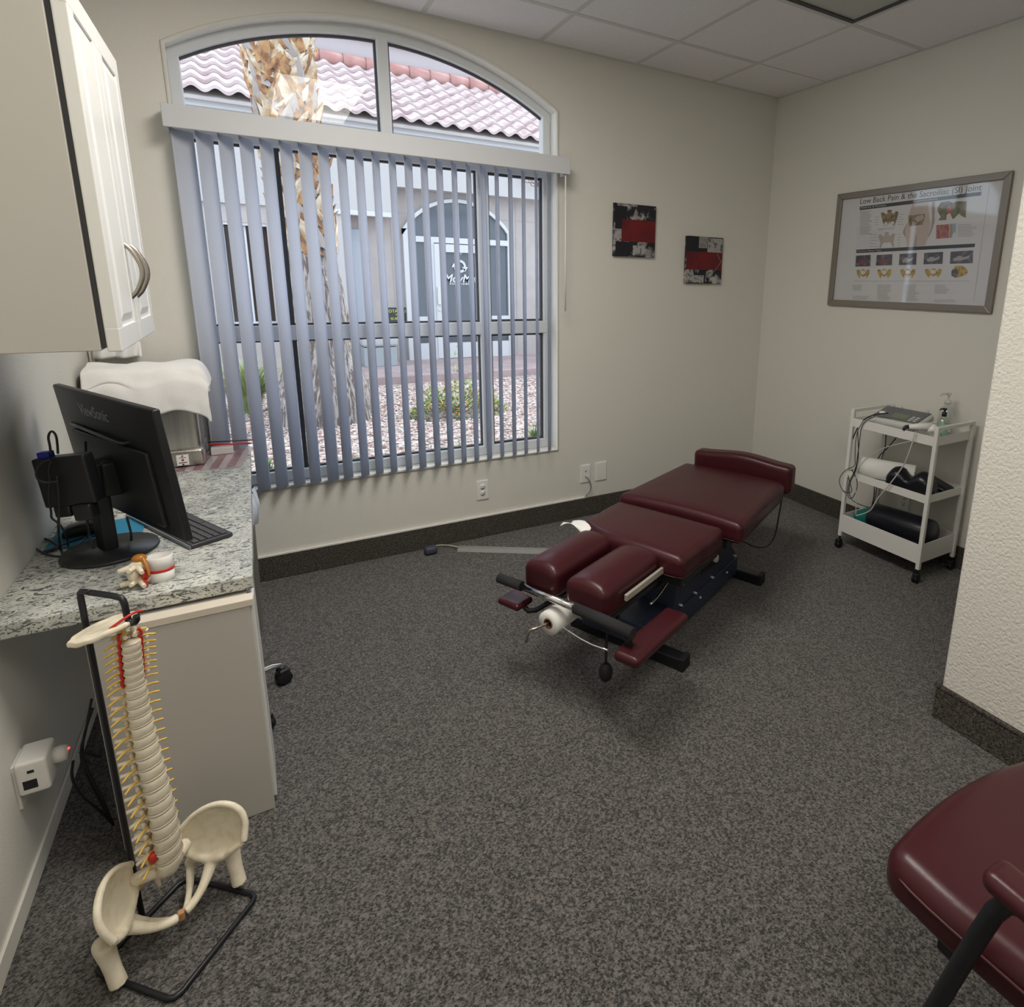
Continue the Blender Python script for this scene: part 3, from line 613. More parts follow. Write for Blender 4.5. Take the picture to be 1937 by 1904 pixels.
# ------------------------------------------------------------------ hot pack unit and towel
hu = thing('hydrocollator', 'stainless steel moist heat unit standing on the counter by the window', 'heating unit', (-3.61, -.15, ZT))
b = B(); b.rbox((-3.775, -.275, ZT + .07), (-3.450, -.03, 1.075), .018); b.build('tank', M_steel, hu)
b = B(); b.rbox((-3.78, -.28, ZT + .004), (-3.445, -.026, ZT + .078), .014); b.build('base', M_steel, hu)
b = B(); b.rbox((-3.77, -.272, 1.072), (-3.455, -.034, 1.10), .012); b.build('lid', M_steel, hu)
F_ = FR((-3.520, -.2815, .742), (1, 0, 0), (0, 0, 1)); b = B(F_); b.poly([(-.021, -.023, 0), (.021, -.023, 0), (.021, .023, 0), (-.021, .023, 0)], (0, 0, .001)); st = b.build('sticker', M_white, hu)
b = B(F_); b.lathe([(.0001, .001), (.005, .001), (.005, .0016), (.0001, .0016)], n=12); b.build('emblem', M_red, st)
b = B(F_); b.box((-.014, -.013, .001), (.014, -.010, .0016)); b.box((-.012, .009, .001), (.012, .0105, .0016)); b.box((-.003, .015, .001), (.003, .019, .0016)); b.box((-.003, -.021, .001), (.003, -.017, .0016)); b.build('print_lines', M_black, st)
def towel(i, j):
    x = -3.80 + i * .42; L_ = [(-.300, .935), (-.304, 1.0), (-.300, 1.07), (-.275, 1.118), (-.21, 1.13), (-.15, 1.128), (-.105, 1.12)]
    t = j * 6; k = min(int(t), 5); f_ = t - k; y = L_[k][0] * (1 - f_) + L_[k + 1][0] * f_; z = L_[k][1] * (1 - f_) + L_[k + 1][1] * f_
    n_ = noise.noise(Vector((x * 9, j * 4, 2))); z += .016 * n_ + (.03 * (1 - i) * (1 - j) if j < .3 else 0); y -= .010 * abs(noise.noise(Vector((x * 14, j * 2, 9)))) * (1 - j)
    if i > .86: q = (i - .86) / .14; x -= .022 * q * q; z -= .085 * q ** 1.6 * (1 if j > .4 else .35)
    if j < .45: z += .012 * math.sin(x * 30)
    return (x, y, z)
b = B(); b.grid(towel, 40, 30); tw = b.build('towel', M_towel, org=(-3.6, -.16, 1.11), fix=False, solid=.022, sub=1)
tag(tw, 'white terry towel draped over the steel unit', 'towel')
b = B()
def towel2(i, j): 
    x = -3.795 + i * .16; return (x, -.045 + .018 * math.sin(i * 14 + j * 2), 1.30 - j * .15 - .05 * i * (1 - j))
b.grid(towel2, 24, 12); tag(b.build('hanging_cloth', M_towel, org=(-3.72, -.045, 1.26), fix=False, solid=.008), 'white cloth hanging on the wall behind the steel unit', 'towel')
# mat and pens
FM = FR((-3.37, -.20, ZT), (1, -.12, 0), (.12, 1, 0))
pm = thing('counter_mat', 'clear plastic mat with dull red stripes lying under the steel unit', 'mat', (-3.37, -.2, ZT))
B(FM).box((-.30, -.16, .0005), (.075, .16, .003)).build('mat_sheet', mat('mat_pale', (.42, .36, .37), .25, coat=.5), pm)
for k in range(6):
    x = -.28 + k * .060; B(FM).box((x, -.155, .003), (x + .032, .155, .0036)).build('stripe', mat('mat_red', (.20, .11, .12), .3, mix=((.30, .20, .20), 60, .45, .6)), pm)
for nm, m_, lab, a, c, r in (('pen', M_red, 'red pen sticking out past the counter edge beside the steel unit', px(396, 841, 1, -.105), px(470, 838, 1, -.105), .0042), ('pencil', mat('dark_wood', (.03, .02, .02), .5), 'dark slim pencil lying above the red pen on the counter', px(393, 836, 1, -.100), px(476, 832, 1, -.100), .0028)):
    t = thing(nm, lab, nm, a); b = B(); b.tube([a, c], r, 10); b.build('barrel', m_, t); b = B(); e = (c - a).normalized(); b.tube([c, c + e * .012], [r * .9, .0008], 10); b.build('tip', M_red if nm == 'pencil' else M_black, t)
# small acrylic rest that carries the pens
tag(B().box((-3.43, -.135, ZT + .0045), (-3.345, -.088, px(430, 841, 1, -.105).z - .004)).build('notepad', mat('notepad_clear', (.60, .58, .58), .3), bevel=.002), 'small pale pad below the two pens at the window end of the counter', 'notepad')
tag(B().box((-3.812, -.016, .72), (-3.795, -.001, 1.32)).build('wall_conduit', M_wall, bevel=.002), 'slim painted conduit in the corner left of the steel unit', 'conduit')
# ------------------------------------------------------------------ monitor
yaw = -1.077; tl = -.092; hx = Vector((math.cos(yaw), math.sin(yaw), 0)); nn = Vector((-hx.y, hx.x, 0)); ee = (Vector((0, 0, 1)) * math.cos(tl) + nn * math.sin(tl))
BR = Vector((-3.424, -1.385, .795)); W_, H_ = .64, .372
MO = BR - hx * W_ / 2
FMn = Matrix.Translation(MO) @ Matrix((hx, ee, hx.cross(ee))).transposed().to_4x4()      # x right seen from behind, y up, z towards the viewer side (back)
bk = hx.cross(ee).normalized()
mo = thing('computer_monitor', 'black flat computer monitor seen from behind on its round stand', 'monitor', (-3.633, -1.116, ZT))
b = B(FMn); b.rbox((-W_ / 2, 0, -.020), (W_ / 2, H_, 0), .006, 10); b.build('panel', M_black, mo)
b = B(FMn); b.rbox((-.24, .03, -.004), (.24, .245, .010), .006, 10); b.build('rear_housing', M_black, mo)
b = B(FMn); b.tube([(-.25, .258, .002), (-.02, .256, .010), (.11, .250, .010), (.15, .262, .003)], .005, 6, 1); b.build('ridge', mat('black_satin', (.02, .022, .027), .3), mo)
MT = FMn @ Matrix.Translation((-.06, .315, .0005)); b = B(MT); b.text('ViewSonic', Matrix.Identity(4), .048, .95, 0, .0004); b.build('lettering', mat('logo_grey', (.45, .46, .48), .4), mo, fix=False)
b = B(FMn); b.box((.17, .02, .0005), (.215, .045, .0012)); b.build('label_sticker', mat('label_grey', (.12, .13, .14), .5), mo)
SB = Vector((-3.633, -1.116, ZT)); b = B(); b.lathe([(.0001, .0005), (.112, .0005), (.115, .004), (.113, .011), (.0001, .014)], SB, n=40); b.build('stand_base', mat('stand_black', (.022, .023, .026), .35), mo)
nk = SB + Vector((-.005, .01, 0)); FN = FR((nk.x, nk.y, ZT), hx, nn); b = B(FN); b.rbox((-.030, -.020, .010), (.030, .016, .27), .008); b.build('neck', M_black, mo)
b = B(FN); b.rbox((-.04, .0, .17), (.04, .06, .27), .008); b.build('mount_block', M_black, mo)
# mini computer on the back of the stand
pc = thing('mini_computer', 'small black computer box clipped behind the monitor stand with a blue plug', 'computer', (-3.68, -1.2, .90))
FP = Matrix.Translation((-3.668, -1.215, ZT + .188)) @ Matrix.Rotation(math.radians(-22), 4, 'Z') @ Matrix.Rotation(-.09, 4, 'Y')
b = B(FP); b.rbox((-.062, -.020, .0), (.062, .020, .135), .006); b.build('case', M_black, pc)
b = B(FP); b.rbox((-.07, .02, .01), (-.02, .034, .13), .004); b.build('bracket', M_gask, pc)
b = B(FP); b.box((-.050, -.012, .134), (-.022, .010, .150)); b.build('blue_plug', mat('usb_blue', (.02, .03, .35), .4), pc, bevel=.002)
b = B(FP); b.rbox((.005, -.03, -.042), (.050, .006, .002), .006); b.rbox((-.045, -.02, -.03), (-.005, .01, .002), .006); b.build('camera_clip', M_black, pc)
DY_ = -1.24
def cable(name, label, pts, r, m=M_black, sm_=2, top=True, parent=None):
    b = B(); b.tube(pts, r, 7, sm_); o = b.build(name, m, parent)
    if parent is None: tag(o, label, 'cable')
    return o
Z = lambda l, ax, v, ox=40, oy=800, k=5.95: [px(ox + a / k, oy + c / k, ax, v) for a, c in l]
cable('monitor_cable', 'short black cable looping above the mini computer', Z([(335, 345), (325, 255), (300, 150), (340, 78), (395, 130), (410, 250), (415, 345)], 1, DY_), .0028)
cable('monitor_cable', 'thick black cable looping out to the left of the mini computer', Z([(330, 405), (210, 450), (165, 560), (200, 650), (300, 670), (420, 650)], 1, DY_), .0036)
cable('power_cable', 'thin wavy black cable falling from the mini computer to the counter', Z([(335, 430), (300, 530), (325, 660), (300, 830), (340, 1000), (335, 1070), (410, 1115), (480, 1200)], 1, DY_) + Z([(530, 1350), (530, 1440), (470, 1500)], 2, .712), .0026)
cable('power_cable', 'straight black cable dropping beside the stand into the cable pile', Z([(400, 600), (425, 850), (425, 1050), (415, 1200)], 1, DY_) + Z([(430, 1380), (480, 1500), (540, 1460)], 2, .712), .0032)
cable('coiled_cable', 'flat coil of black cable lying on the counter by the wall', Z([(520, 1500), (330, 1500), (130, 1400), (140, 1320), (260, 1290), (380, 1350), (430, 1400), (330, 1440), (230, 1460), (320, 1430), (520, 1350), (700, 1290), (850, 1270)], 2, .711), .0030)
cable('mouse_cable', 'black cable running from the cable pile behind the stand neck', Z([(530, 1440), (640, 1360), (760, 1260), (830, 1170), (900, 1100)], 2, .713), .0030)
cable('monitor_cable', 'black cable hanging down the back of the monitor beside the neck', [FMn @ Vector(p) for p in ((-.08, .235, .03), (-.03, .17, .06), (-.02, .08, .09), (-.015, -.02, .10))] + [Vector((-3.66, -1.19, .80)), Vector((-3.655, -1.19, .75))], .0032)
cable('monitor_cable', 'black cable curving under the lower edge of the monitor', [FMn @ Vector((.06, .03, .03)), FMn @ Vector((.075, -.02, .035)), FMn @ Vector((.04, -.055, .03)), FMn @ Vector((-.02, -.06, .01))], .0030)
# keyboard, mouse, pad
K0 = Vector((-3.434, -1.214, ZT)); kx = Vector((-.214, .414, 0)).normalized(); ky = Vector((.094, .047, 0)); FK = FR(K0, kx, (kx.y * -1 * -1, -kx.x * 1, 0)) if False else FR(K0, kx, (.094, .047, 0))
kb = thing('keyboard', 'slim black keyboard sticking out from under the monitor', 'keyboard', K0)
b = B(FK); b.rbox((0, -.118 if FK.to_3x3().col[2].z < 0 else 0, 0), (.44, 0 if FK.to_3x3().col[2].z < 0 else .118, .014), .004) if False else None
ex = kx; ey = Vector((kx.y, -kx.x, 0)); FK = Matrix.Translation(K0) @ Matrix((ex, ey, Vector((0, 0, 1)))).transposed().to_4x4()
b = B(FK); b.rbox((0, 0, .001), (.44, .118, .014), .004); b.build('case', mat('keyboard_case', (.03, .033, .04), .35), kb)
for r_ in range(5):
    for c_ in range(15):
        if r_ == 4 and 4 < c_ < 10: continue
        b = B(FK); x = .012 + c_ * .0278; y = .012 + r_ * .0195; b.box((x, y, .014), (x + .0245, y + .0165, .0175)); b.build('key', M_gask, kb, bevel=.0012, seg=1)
b = B(FK); b.box((.012 + 5 * .0278, .09, .014), (.012 + 9.9 * .0278, .1065, .0175)); b.build('space_bar', M_gask, kb)
b = B(FK); b.box((.0, -.003, .002), (.44, 0, .012)); b.build('edge_strip', mat('kb_edge', (.20, .22, .24), .35), kb)
tag(B().box((-3.800, -1.03, ZT + .0005), (-3.575, -.84, ZT + .004)).build('mouse_pad', M_blue, bevel=.001), 'teal blue mouse pad on the counter behind the monitor stand', 'mouse pad')
ms = thing('computer_mouse', 'black computer mouse resting on the blue mouse pad', 'mouse', (-3.725, -.93, ZT + .004))
b = B(); b.rbox((-3.775, -.962, ZT + .0045), (-3.680, -.902, ZT + .042), .016, 10, lambda p, q: (p.x, p.y, p.z - max(0, -q.x) * .25)); b.build('shell', M_black, ms); b = B(); b.ell((-3.70, -.932, ZT + .041), (.008, .003, .004)); b.build('scroll_wheel', M_grey, ms)
# lumbar vertebra desk model
vx = Vector((-3.487, -1.385, ZT)); vm = thing('vertebra_model', 'plastic lumbar vertebra model with red disc on the near end of the counter', 'anatomical model', vx)
b = B(); b.lathe([(.0001, .0), (.027, 0), (.0255, .012), (.0275, .028)], vx, n=28, sc=(1.1, .9)); b.lathe([(.0275, .036), (.0255, .052), (.028, .068), (.024, .069), (.022, .062), (.0001, .060)], vx, n=28, sc=(1.1, .9)); b.build('vertebral_body', M_white, vm)
b = B(); b.lathe([(.0001, .028), (.0278, .028), (.0285, .032), (.0278, .036), (.0001, .036)], vx, n=28, sc=(1.1, .9)); b.build('disc', M_red, vm)
vl = lambda a, c, z: vx + Vector((a, c, z))
b = B()
for dz, k in ((.052, 1.), (.014, .95)):
    b.tube([vl(-.024, -.008, dz), vl(-.045, -.010, dz + .006), vl(-.062, -.012, dz - .002)], [.011, .013, .009], 10, 1)
    b.tube([vl(-.058, -.012, dz), vl(-.085, -.016, dz - .004)], [.009, .0065], 10, 1); b.tube([vl(-.05, -.012, dz), vl(-.058, -.045, dz + .004)], [.008, .005], 8, 1); b.tube([vl(-.045, -.012, dz), vl(-.032, -.044, dz - .006)], [.009, .005], 8, 1); b.tube([vl(-.05, -.008, dz), vl(-.058, .03, dz + .004)], [.008, .005], 8, 1)
b.ell(vl(-.055, -.016, .033), (.014, .012, .018)); b.build('posterior_arch', M_bone, vm)
b = B(); b.ell(vl(-.040, -.004, .070), (.017, .014, .012)); b.tube([vl(-.034, -.006, .074), vl(-.022, -.03, .052), vl(-.02, -.036, .03)], [.007, .004, .003], 8, 1); b.build('spinal_cord', M_amber, vm)
b = B(); b.ell(vl(-.030, -.022, .030), (.010, .008, .014)); b.tube([vl(-.03, -.03, .02), vl(-.028, -.035, .002)], [.004, .003], 8); b.build('herniation', M_red, vm)
# ------------------------------------------------------------------ spine model on its stand
SCx, SCy = -3.495, -1.80; sF = Vector((.7071, -.7071, 0)); sS = Vector((.7071, .7071, 0)); S3 = lambda s, f, z: Vector((SCx, SCy, 0)) + sS * s + sF * f + Vector((0, 0, z))
ss = thing('spine_stand', 'black bent-rod stand holding the hanging spine model, square base on the carpet', 'stand', (SCx, SCy, 0))
c4 = [px(178, 1836, 2, .006), px(330, 1893, 2, .006), px(488, 1693, 2, .006), px(350, 1659, 2, .006)]
def rc(P, r=.018):
    out = []
    for i in range(len(P)):
        p = P[i]; a = (P[i - 1] - p).normalized(); c = (P[(i + 1) % len(P)] - p).normalized(); out += [p + a * r, p + (a + c) * r * .3, p + c * r]
    return out + [out[0]]
b = B(); b.tube(rc(c4), .0062, 8); b.build('base_loop', M_blackm, ss)
pb0 = (c4[0] + c4[3]) / 2; top = Vector((pb0.x, pb0.y, .862)); ae = S3(0, .005, .862)
b = B(); b.tube([pb0, top - Vector((0, 0, .03)), top - Vector((0, 0, .006)), top + (ae - top) * .06, top + (ae - top) * .25], .0062, 8, 1); b.build('upright', M_blackm, ss)
b = B(); b.tube([top + (ae - top) * .25, ae - (ae - top) * .08, ae - Vector((0, 0, .01)), ae - Vector((0, 0, .045)), ae + sF * .008 - Vector((0, 0, .058)), ae + sF * .024 - Vector((0, 0, .050)), ae + sF * .026 - Vector((0, 0, .036))], .0062, 8, 1); b.build('hook_arm', M_blackm, ss)
sp = thing('spine_model', 'life-size plastic spine with pelvis and yellow nerves hanging from the black stand', 'anatomical model', S3(0, 0, .07))
b = B(); b.tube([ae + sF * .006 + Vector((0, 0, -.050)), ae + Vector((0, 0, -.062)) + sS * -.015, S3(-.02, -.005, .785)], .0014, 5); b.tube([ae + sF * .006 + Vector((0, 0, -.050)), ae + Vector((0, 0, -.062)) + sS * .015, S3(.02, -.005, .785)], .0014, 5); b.build('hanger_wire', M_nick, sp)
lev = []; z = .200
for k in range(24):
    if k < 5: h, rx, rf = .0325 - .0004 * k, .0315 - .0008 * k, .0215 - .0002 * k
    elif k < 17: t_ = (k - 5) / 11; h, rx, rf = .0285 - .0065 * t_, .0268 - .0075 * t_, .0205 - .006 * t_
    else: t_ = (k - 17) / 6; h, rx, rf = .0170 - .0005 * t_, .0175 - .001 * t_, .0130 - .001 * t_
    lev.append((z, h, rx, rf)); z += h
def foff(z): t_ = (z - .2) / .6; return .008 * math.sin(t_ * PI * 2.1 + .5) + .002
for k, (z, h, rx, rf) in enumerate(lev):
    f0 = foff(z); hb = h * .80
    tw_ = math.radians(-15 + 45 * k / 23); Fv = Matrix.Translation(S3(0, f0, z)) @ Matrix((sS, -sF, Vector((0, 0, 1)))).transposed().to_4x4() @ Matrix.Diagonal((1, -1, 1, 1)) @ Matrix.Rotation(tw_, 4, 'Z'); tilt = Matrix.Rotation((foff(z + h) - f0) / h * -1, 4, 'X'); Fv = Fv @ tilt
    b = B(Fv); n = 22
    if k < 23: b.lathe([(.0001, 0), (.92, 0), (1.0, hb * .08), (.86, hb * .5), (1.0, hb * .92), (.92, hb), (.0001, hb)], n=n, sc=(rx, rf))
    z2 = hb * .55; yb = -rf
    for s in (-1, 1):
        b.tube([(s * rx * .45, yb * .7, z2), (s * rx * .62, yb - .008, z2), (s * rx * .3, yb - .018, z2 - .004)], [.0045, .0045, .005], 8, 1)
        tl_ = .036 if k < 5 else (.030 - .006 * (k - 5) / 11 if k < 17 else .024); ty = -.012 if k < 5 else (-.022 if k < 17 else -.004)
        b.tube([(s * rx * .55, yb - .006, z2), (s * (rx + tl_) * .55, yb + ty * .6 - .004, z2 + .002), (s * (tl_ + rx * .35), yb + ty, z2 + (.004 if k < 17 else -.003))], [.005, .0042, .0045 if k > 4 else .0035], 8, 1)
        b.ell((s * rx * .5, yb - .013, hb * .95), (.0055, .0055, .008)); b.ell((s * rx * .5, yb - .016, hb * .1), (.005, .005, .007))
    sl_l = (.040, .0) if k < 5 else ((.040, -.026) if k < 17 else (.026, -.008)); 
    b.tube([(0, yb - .016, z2 - .004), (0, yb - .016 - sl_l[0] * .5, z2 - .004 + sl_l[1] * .5), (0, yb - .012 - sl_l[0], z2 - .006 + sl_l[1])], [.006, .0045, .0055], 8, 1)
    if k < 5: b.box((-.003, yb - .048, z2 - .016), (.003, yb - .018, z2 + .004))
    b.build('vertebra', M_bone, sp)
    if k < 23:
        d = B(Fv); d.lathe([(.0001, hb), (.95, hb), (1.02, (hb + h) / 2), (.95, h), (.0001, h)], n=n, sc=(rx, rf)); d.build('disc', M_boned, sp)
    for s in (-1, 1):
        q = B(Fv); o = (s * rx * .7, -rf * .9, hb + .002); e = (s * (rx + .026), -rf * .5 - .006, hb - .004) if k < 23 else (s * (rx + .012), -rf, hb)
        q.tube([o, ((o[0] + e[0]) / 2, (o[1] + e[1]) / 2, o[2] + .001), e], .0022, 6, 1); q.build('nerve_root', M_nerve, sp)
    if k >= 17:
        for s in (-1, 1):
            q = B(Fv); q.tube([(s * (rx * .92), -rf * .7, -.004), (s * (rx + .003), -rf * .8, h * .5), (s * (rx * .92), -rf * .7, h + .004)], .0030, 7, 1); q.build('vertebral_artery', M_red, sp)
q = B(); q.tube([S3(0, foff(z_) - lev[min(23, i)][3] - .008, z_) for i, (z_, _, _, _) in enumerate(lev)] + [S3(0, -.012, .80)], .0052, 8); q.build('spinal_cord', M_nerve, sp)
q = B(); q.ell(S3(-.030, foff(.26) - .006, .252), (.010, .010, .013)); q.build('herniated_disc', M_red, sp)
# occiput plate
q = B(); oD = (sF * -.82 + sS * -.57).normalized(); oS = Vector((-oD.y, oD.x, 0))
def occ(i, j):
    f = .012 - i * .108; wv = (.024 + .018 * math.sin(PI * min(1, i * 1.05))) * (1 - max(0, i - .8) * 2.2); s = (j - .5) * 2 * wv
    return S3(0, 0, 0) + oD * (-f) + oS * s + Vector((0, 0, .806 - .026 * i + .010 * (abs(j - .5) * 2) ** 2 * (1 - i) + .003 * noise.noise(Vector((i * 5, j * 5, 1)))))
q.grid(occ, 20, 16); q.build('occipital_bone', M_bone, sp, fix=False, solid=.011, sub=1)
q = B(); q.tube([S3(-.028, -.005, .806), S3(-.010, .012, .822), S3(.012, .012, .824), S3(.034, .0, .812)], .0028, 7, 2); q.build('basilar_artery', M_red, sp)
# sacrum and pelvis
ZP = .202
yS = (sS * math.cos(.26) + sF * math.sin(.26)); yF = (sF * math.cos(.26) - sS * math.sin(.26)); cA, sA = math.cos(.52), math.sin(.52)
def L3(s, f, z):
    f *= .82; z = z if z > -.05 else -.05 + (z + .05) * .82
    f2, z2 = f * cA + z * sA - .004, z * cA - f * sA
    return Vector((SCx, SCy, ZP + z2)) + yS * s + yF * f2
def J3(s, f, z, a=(.112, .036, -.098)):
    j = L3((1 if s > 0 else -1) * a[0], a[1], a[2]); return j + yS * (s - (1 if s > 0 else -1) * a[0]) + yF * (f - a[1]) * .9 + Vector((0, 0, z - a[2]))
q = B()
def remeshed(b, name, m, par, vox=.0035, it=6):
    o = b.build(name, m, par, fix=True); r = o.modifiers.new('r', 'REMESH'); r.mode = 'VOXEL'; r.voxel_size = vox; s_ = o.modifiers.new('s', 'SMOOTH'); s_.iterations = it; s_.factor = .6
    dg = bpy.context.evaluated_depsgraph_get(); me = bpy.data.meshes.new_from_object(o.evaluated_get(dg)); o.modifiers.clear(); old = o.data; o.data = me; bpy.data.meshes.remove(old)
    for p in me.polygons: p.use_smooth = True
    return o
q.tube([L3(0, .004, .0), L3(0, -.004, -.02), L3(0, -.025, -.05), L3(0, -.042, -.08), L3(0, -.042, -.105), L3(0, -.030, -.125)], [.026, .027, .020, .015, .010, .005], 12, 1)
for s in (-1, 1):
    q.tube([L3(0, -.002, -.012), L3(s * .03, -.010, -.014), L3(s * .05, -.022, -.026)], [.017, .017, .014], 10, 1); q.tube([L3(s * .048, -.020, -.022), L3(s * .040, -.032, -.055), L3(s * .012, -.042, -.085)], [.014, .012, .008], 10, 1)
remeshed(q, 'sacrum', M_bone, sp, .003, 4)
q = B(); q.tube([L3(0, -.03, -.122), L3(0, -.014, -.136), L3(0, .0, -.140)], [.006, .005, .003], 8, 1); q.build('coccyx', M_bone, sp)
for s in (-1, 1):
    q = B(); cr = [(.047, -.058, -.012), (.078, -.060, .030), (.112, -.036, .056), (.138, .008, .060), (.146, .050, .040), (.130, .088, .004)]; ln = [(.046, -.030, -.040), (.050, -.022, -.058), (.058, .0, -.070), (.072, .022, -.078), (.088, .044, -.078), (.104, .066, -.050)]
    def ala(i, j, off=0):
        t_ = i * 5; k = min(int(t_), 4); f_ = t_ - k; f_ = f_; a = Vector(cr[k]).lerp(Vector(cr[k + 1]), f_); c = Vector(ln[k]).lerp(Vector(ln[k + 1]), f_); p = a.lerp(c, j); p.x += .016 * math.sin(PI * j) * math.sin(PI * i); p.z -= .010 * math.sin(PI * j); return L3(s * p.x, p.y, p.z)
    off = .0038
    Vv = [[ala(i / 20, j / 8) for j in range(9)] for i in range(21)]
    for i in range(21):
        for j in range(9):
            pass
    V1 = []; V2 = []
    for i in range(21):
        r1 = []; r2 = []
        for j in range(9):
            du = Vv[min(20, i + 1)][j] - Vv[max(0, i - 1)][j]; dv_ = Vv[i][min(8, j + 1)] - Vv[i][max(0, j - 1)]; nr = du.cross(dv_).normalized(); r1.append(q._v(Vv[i][j] + nr * off)); r2.append(q._v(Vv[i][j] - nr * off))
        V1.append(r1); V2.append(r2)
    for i in range(20):
        for j in range(8): q._f([V1[i][j], V1[i + 1][j], V1[i + 1][j + 1], V1[i][j + 1]]); q._f([V2[i][j], V2[i][j + 1], V2[i + 1][j + 1], V2[i + 1][j]])
    for i in range(20): q._f([V1[i][0], V2[i][0], V2[i + 1][0], V1[i + 1][0]]); q._f([V1[i][8], V1[i + 1][8], V2[i + 1][8], V2[i][8]])
    for j in range(8): q._f([V1[0][j], V1[0][j + 1], V2[0][j + 1], V2[0][j]]); q._f([V1[20][j], V2[20][j], V2[20][j + 1], V1[20][j + 1]])
    q.tube([L3(s * a, c, d) for a, c, d in cr], [.008, .006, .0075, .0085, .008, .009], 8, 2)
    q.tube([L3(s * a, c, d) for a, c, d in ln], [.012, .010, .009, .010, .013, .010], 8, 1)
    q.ell(L3(s * .098, .034, -.098), (.024, .024, .024)); q.tube([L3(s * .128, .088, .002), L3(s * .112, .076, -.035), L3(s * .104, .055, -.075)], [.007, .008, .015], 8, 1)
    q.tube([L3(s * .086, .05, -.088), L3(s * .055, .086, -.104), L3(s * .028, .104, -.112), L3(s * .008, .108, -.116)], [.015, .0105, .0095, .011], 10, 1)
    q.tube([L3(s * .088, .015, -.10), L3(s * .078, -.012, -.135), L3(s * .070, -.008, -.162)], [.017, .014, .014], 10, 1)
    q.tube([L3(s * .070, -.005, -.166), L3(s * .046, .05, -.158), L3(s * .020, .092, -.135), L3(s * .008, .104, -.124)], [.011, .008, .007, .008], 8, 1)
    remeshed(q, 'hip_bone', M_bone, sp, .0032, 5)
    q = B(); q.ell(J3(s * .112, .036, -.098), (.021, .021, .021)); q.tube([J3(s * .112, .036, -.098), J3(s * .124, .046, -.102), J3(s * .130, .054, -.106)], [.016, .015, .015], 10, 1); q.ell(J3(s * .136, .050, -.092), (.014, .016, .019)); q.tube([J3(s * .130, .054, -.098), J3(s * .128, .068, -.140), J3(s * .126, .084, -.185)], [.020, .0155, .017], 12, 1)
    remeshed(q, 'femur', M_bone, sp, .0032, 5)
    for t_ in range(3): w_ = B(); w_.tube([L3(s * .012, -.034, -.06 - .018 * t_), L3(s * (.030 + .004 * t_), -.022, -.085 - .018 * t_)], .0022, 6); w_.build('nerve_root', M_nerve, sp)
q = B(); q.rbox(L3(0, .108, -.118) - Vector((.007, .007, .012)), L3(0, .108, -.118) + Vector((.007, .007, .012)), .004); q.build('pubic_disc', mat('disc_tan', (.45, .25, .12), .5), sp)
# ------------------------------------------------------------------ wall outlet with adapter, hanging cords
ot = thing('power_adapter', 'white multi-outlet adapter plugged into the left wall below the counter', 'power adapter', (XL, -1.60, .26))
AY = px(95, 1440, 0, XL + .06)
FA = FR((XL + .001, AY.y, AY.z), (0, 1, 0), (0, 0, 1)); s_z = FA.to_3x3().col[2].x
FA = Matrix.Translation((XL, AY.y, AY.z)) @ Matrix((Vector((0, 1, 0)), Vector((0, 0, 1)), Vector((1, 0, 0)))).transposed().to_4x4()
b = B(FA); b.rbox((-.035, -.085, -.001), (.038, .035, .006), .002); b.build('cover_plate', M_white, ot)
b = B(FA); b.rbox((-.045, -.045, .006), (.040, .045, .066), .008); b.build('adapter_body', M_white, ot)
b = B(FA); b.box((-.0456, -.028, .018), (-.045, -.004, .044)); b.box((-.0456, .015, .03), (-.045, .022, .042)); b.build('socket', M_black, ot)
b = B(FA); b.lathe([(.0001, .0), (.020, 0), (.021, .012), (.018, .026), (.0001, .028)], (.012, .006, .066), n=24); pl = b.build('timer_plug', M_white, ot)
b = B(FA); b.lathe([(.0001, 0), (.0035, 0), (.003, .002), (.0001, .002)], (.014, .014, .0945), n=10); b.build('indicator_lamp', mat('led_red', (.8, .02, .02), .3, emit=((1, .05, .05), 3)), pl)
def ZZ(l, ax, v): return [px(a / 2.3115, 1080 + c / 2.3115, ax, v) for a, c in l]
def pxm(l, f0, f1):   # hanging cords: pixel track at a plane y falling towards the wall
    return [px(a / 2.3115, 1080 + c / 2.3115, 1, f0 + (f1 - f0) * i / (len(l) - 1)) for i, (a, c) in enumerate(l)]
for lab, tr in (('black cord hanging under the counter nearest the stand upright', [(405, 600), (370, 700), (355, 800), (395, 900), (450, 1000), (495, 1110)]), ('black cord hanging under the counter behind the adapter', [(400, 560), (375, 700), (350, 790), (370, 880), (430, 990), (480, 1080)]), ('thin black cord crossing to the adapter', [(320, 830), (310, 900), (350, 980), (430, 1040), (490, 1100)]), ('short black cord running across behind the stand upright', [(350, 790), (400, 800), (440, 812)])):
    P_ = pxm(tr, -1.42, -1.40); P_ = [Vector((max(XL + .012, p.x), p.y, max(.006, p.z))) for p in P_]; b = B(); b.tube(P_, .0035, 6, 2); b.build('power_cord', M_black, ot)
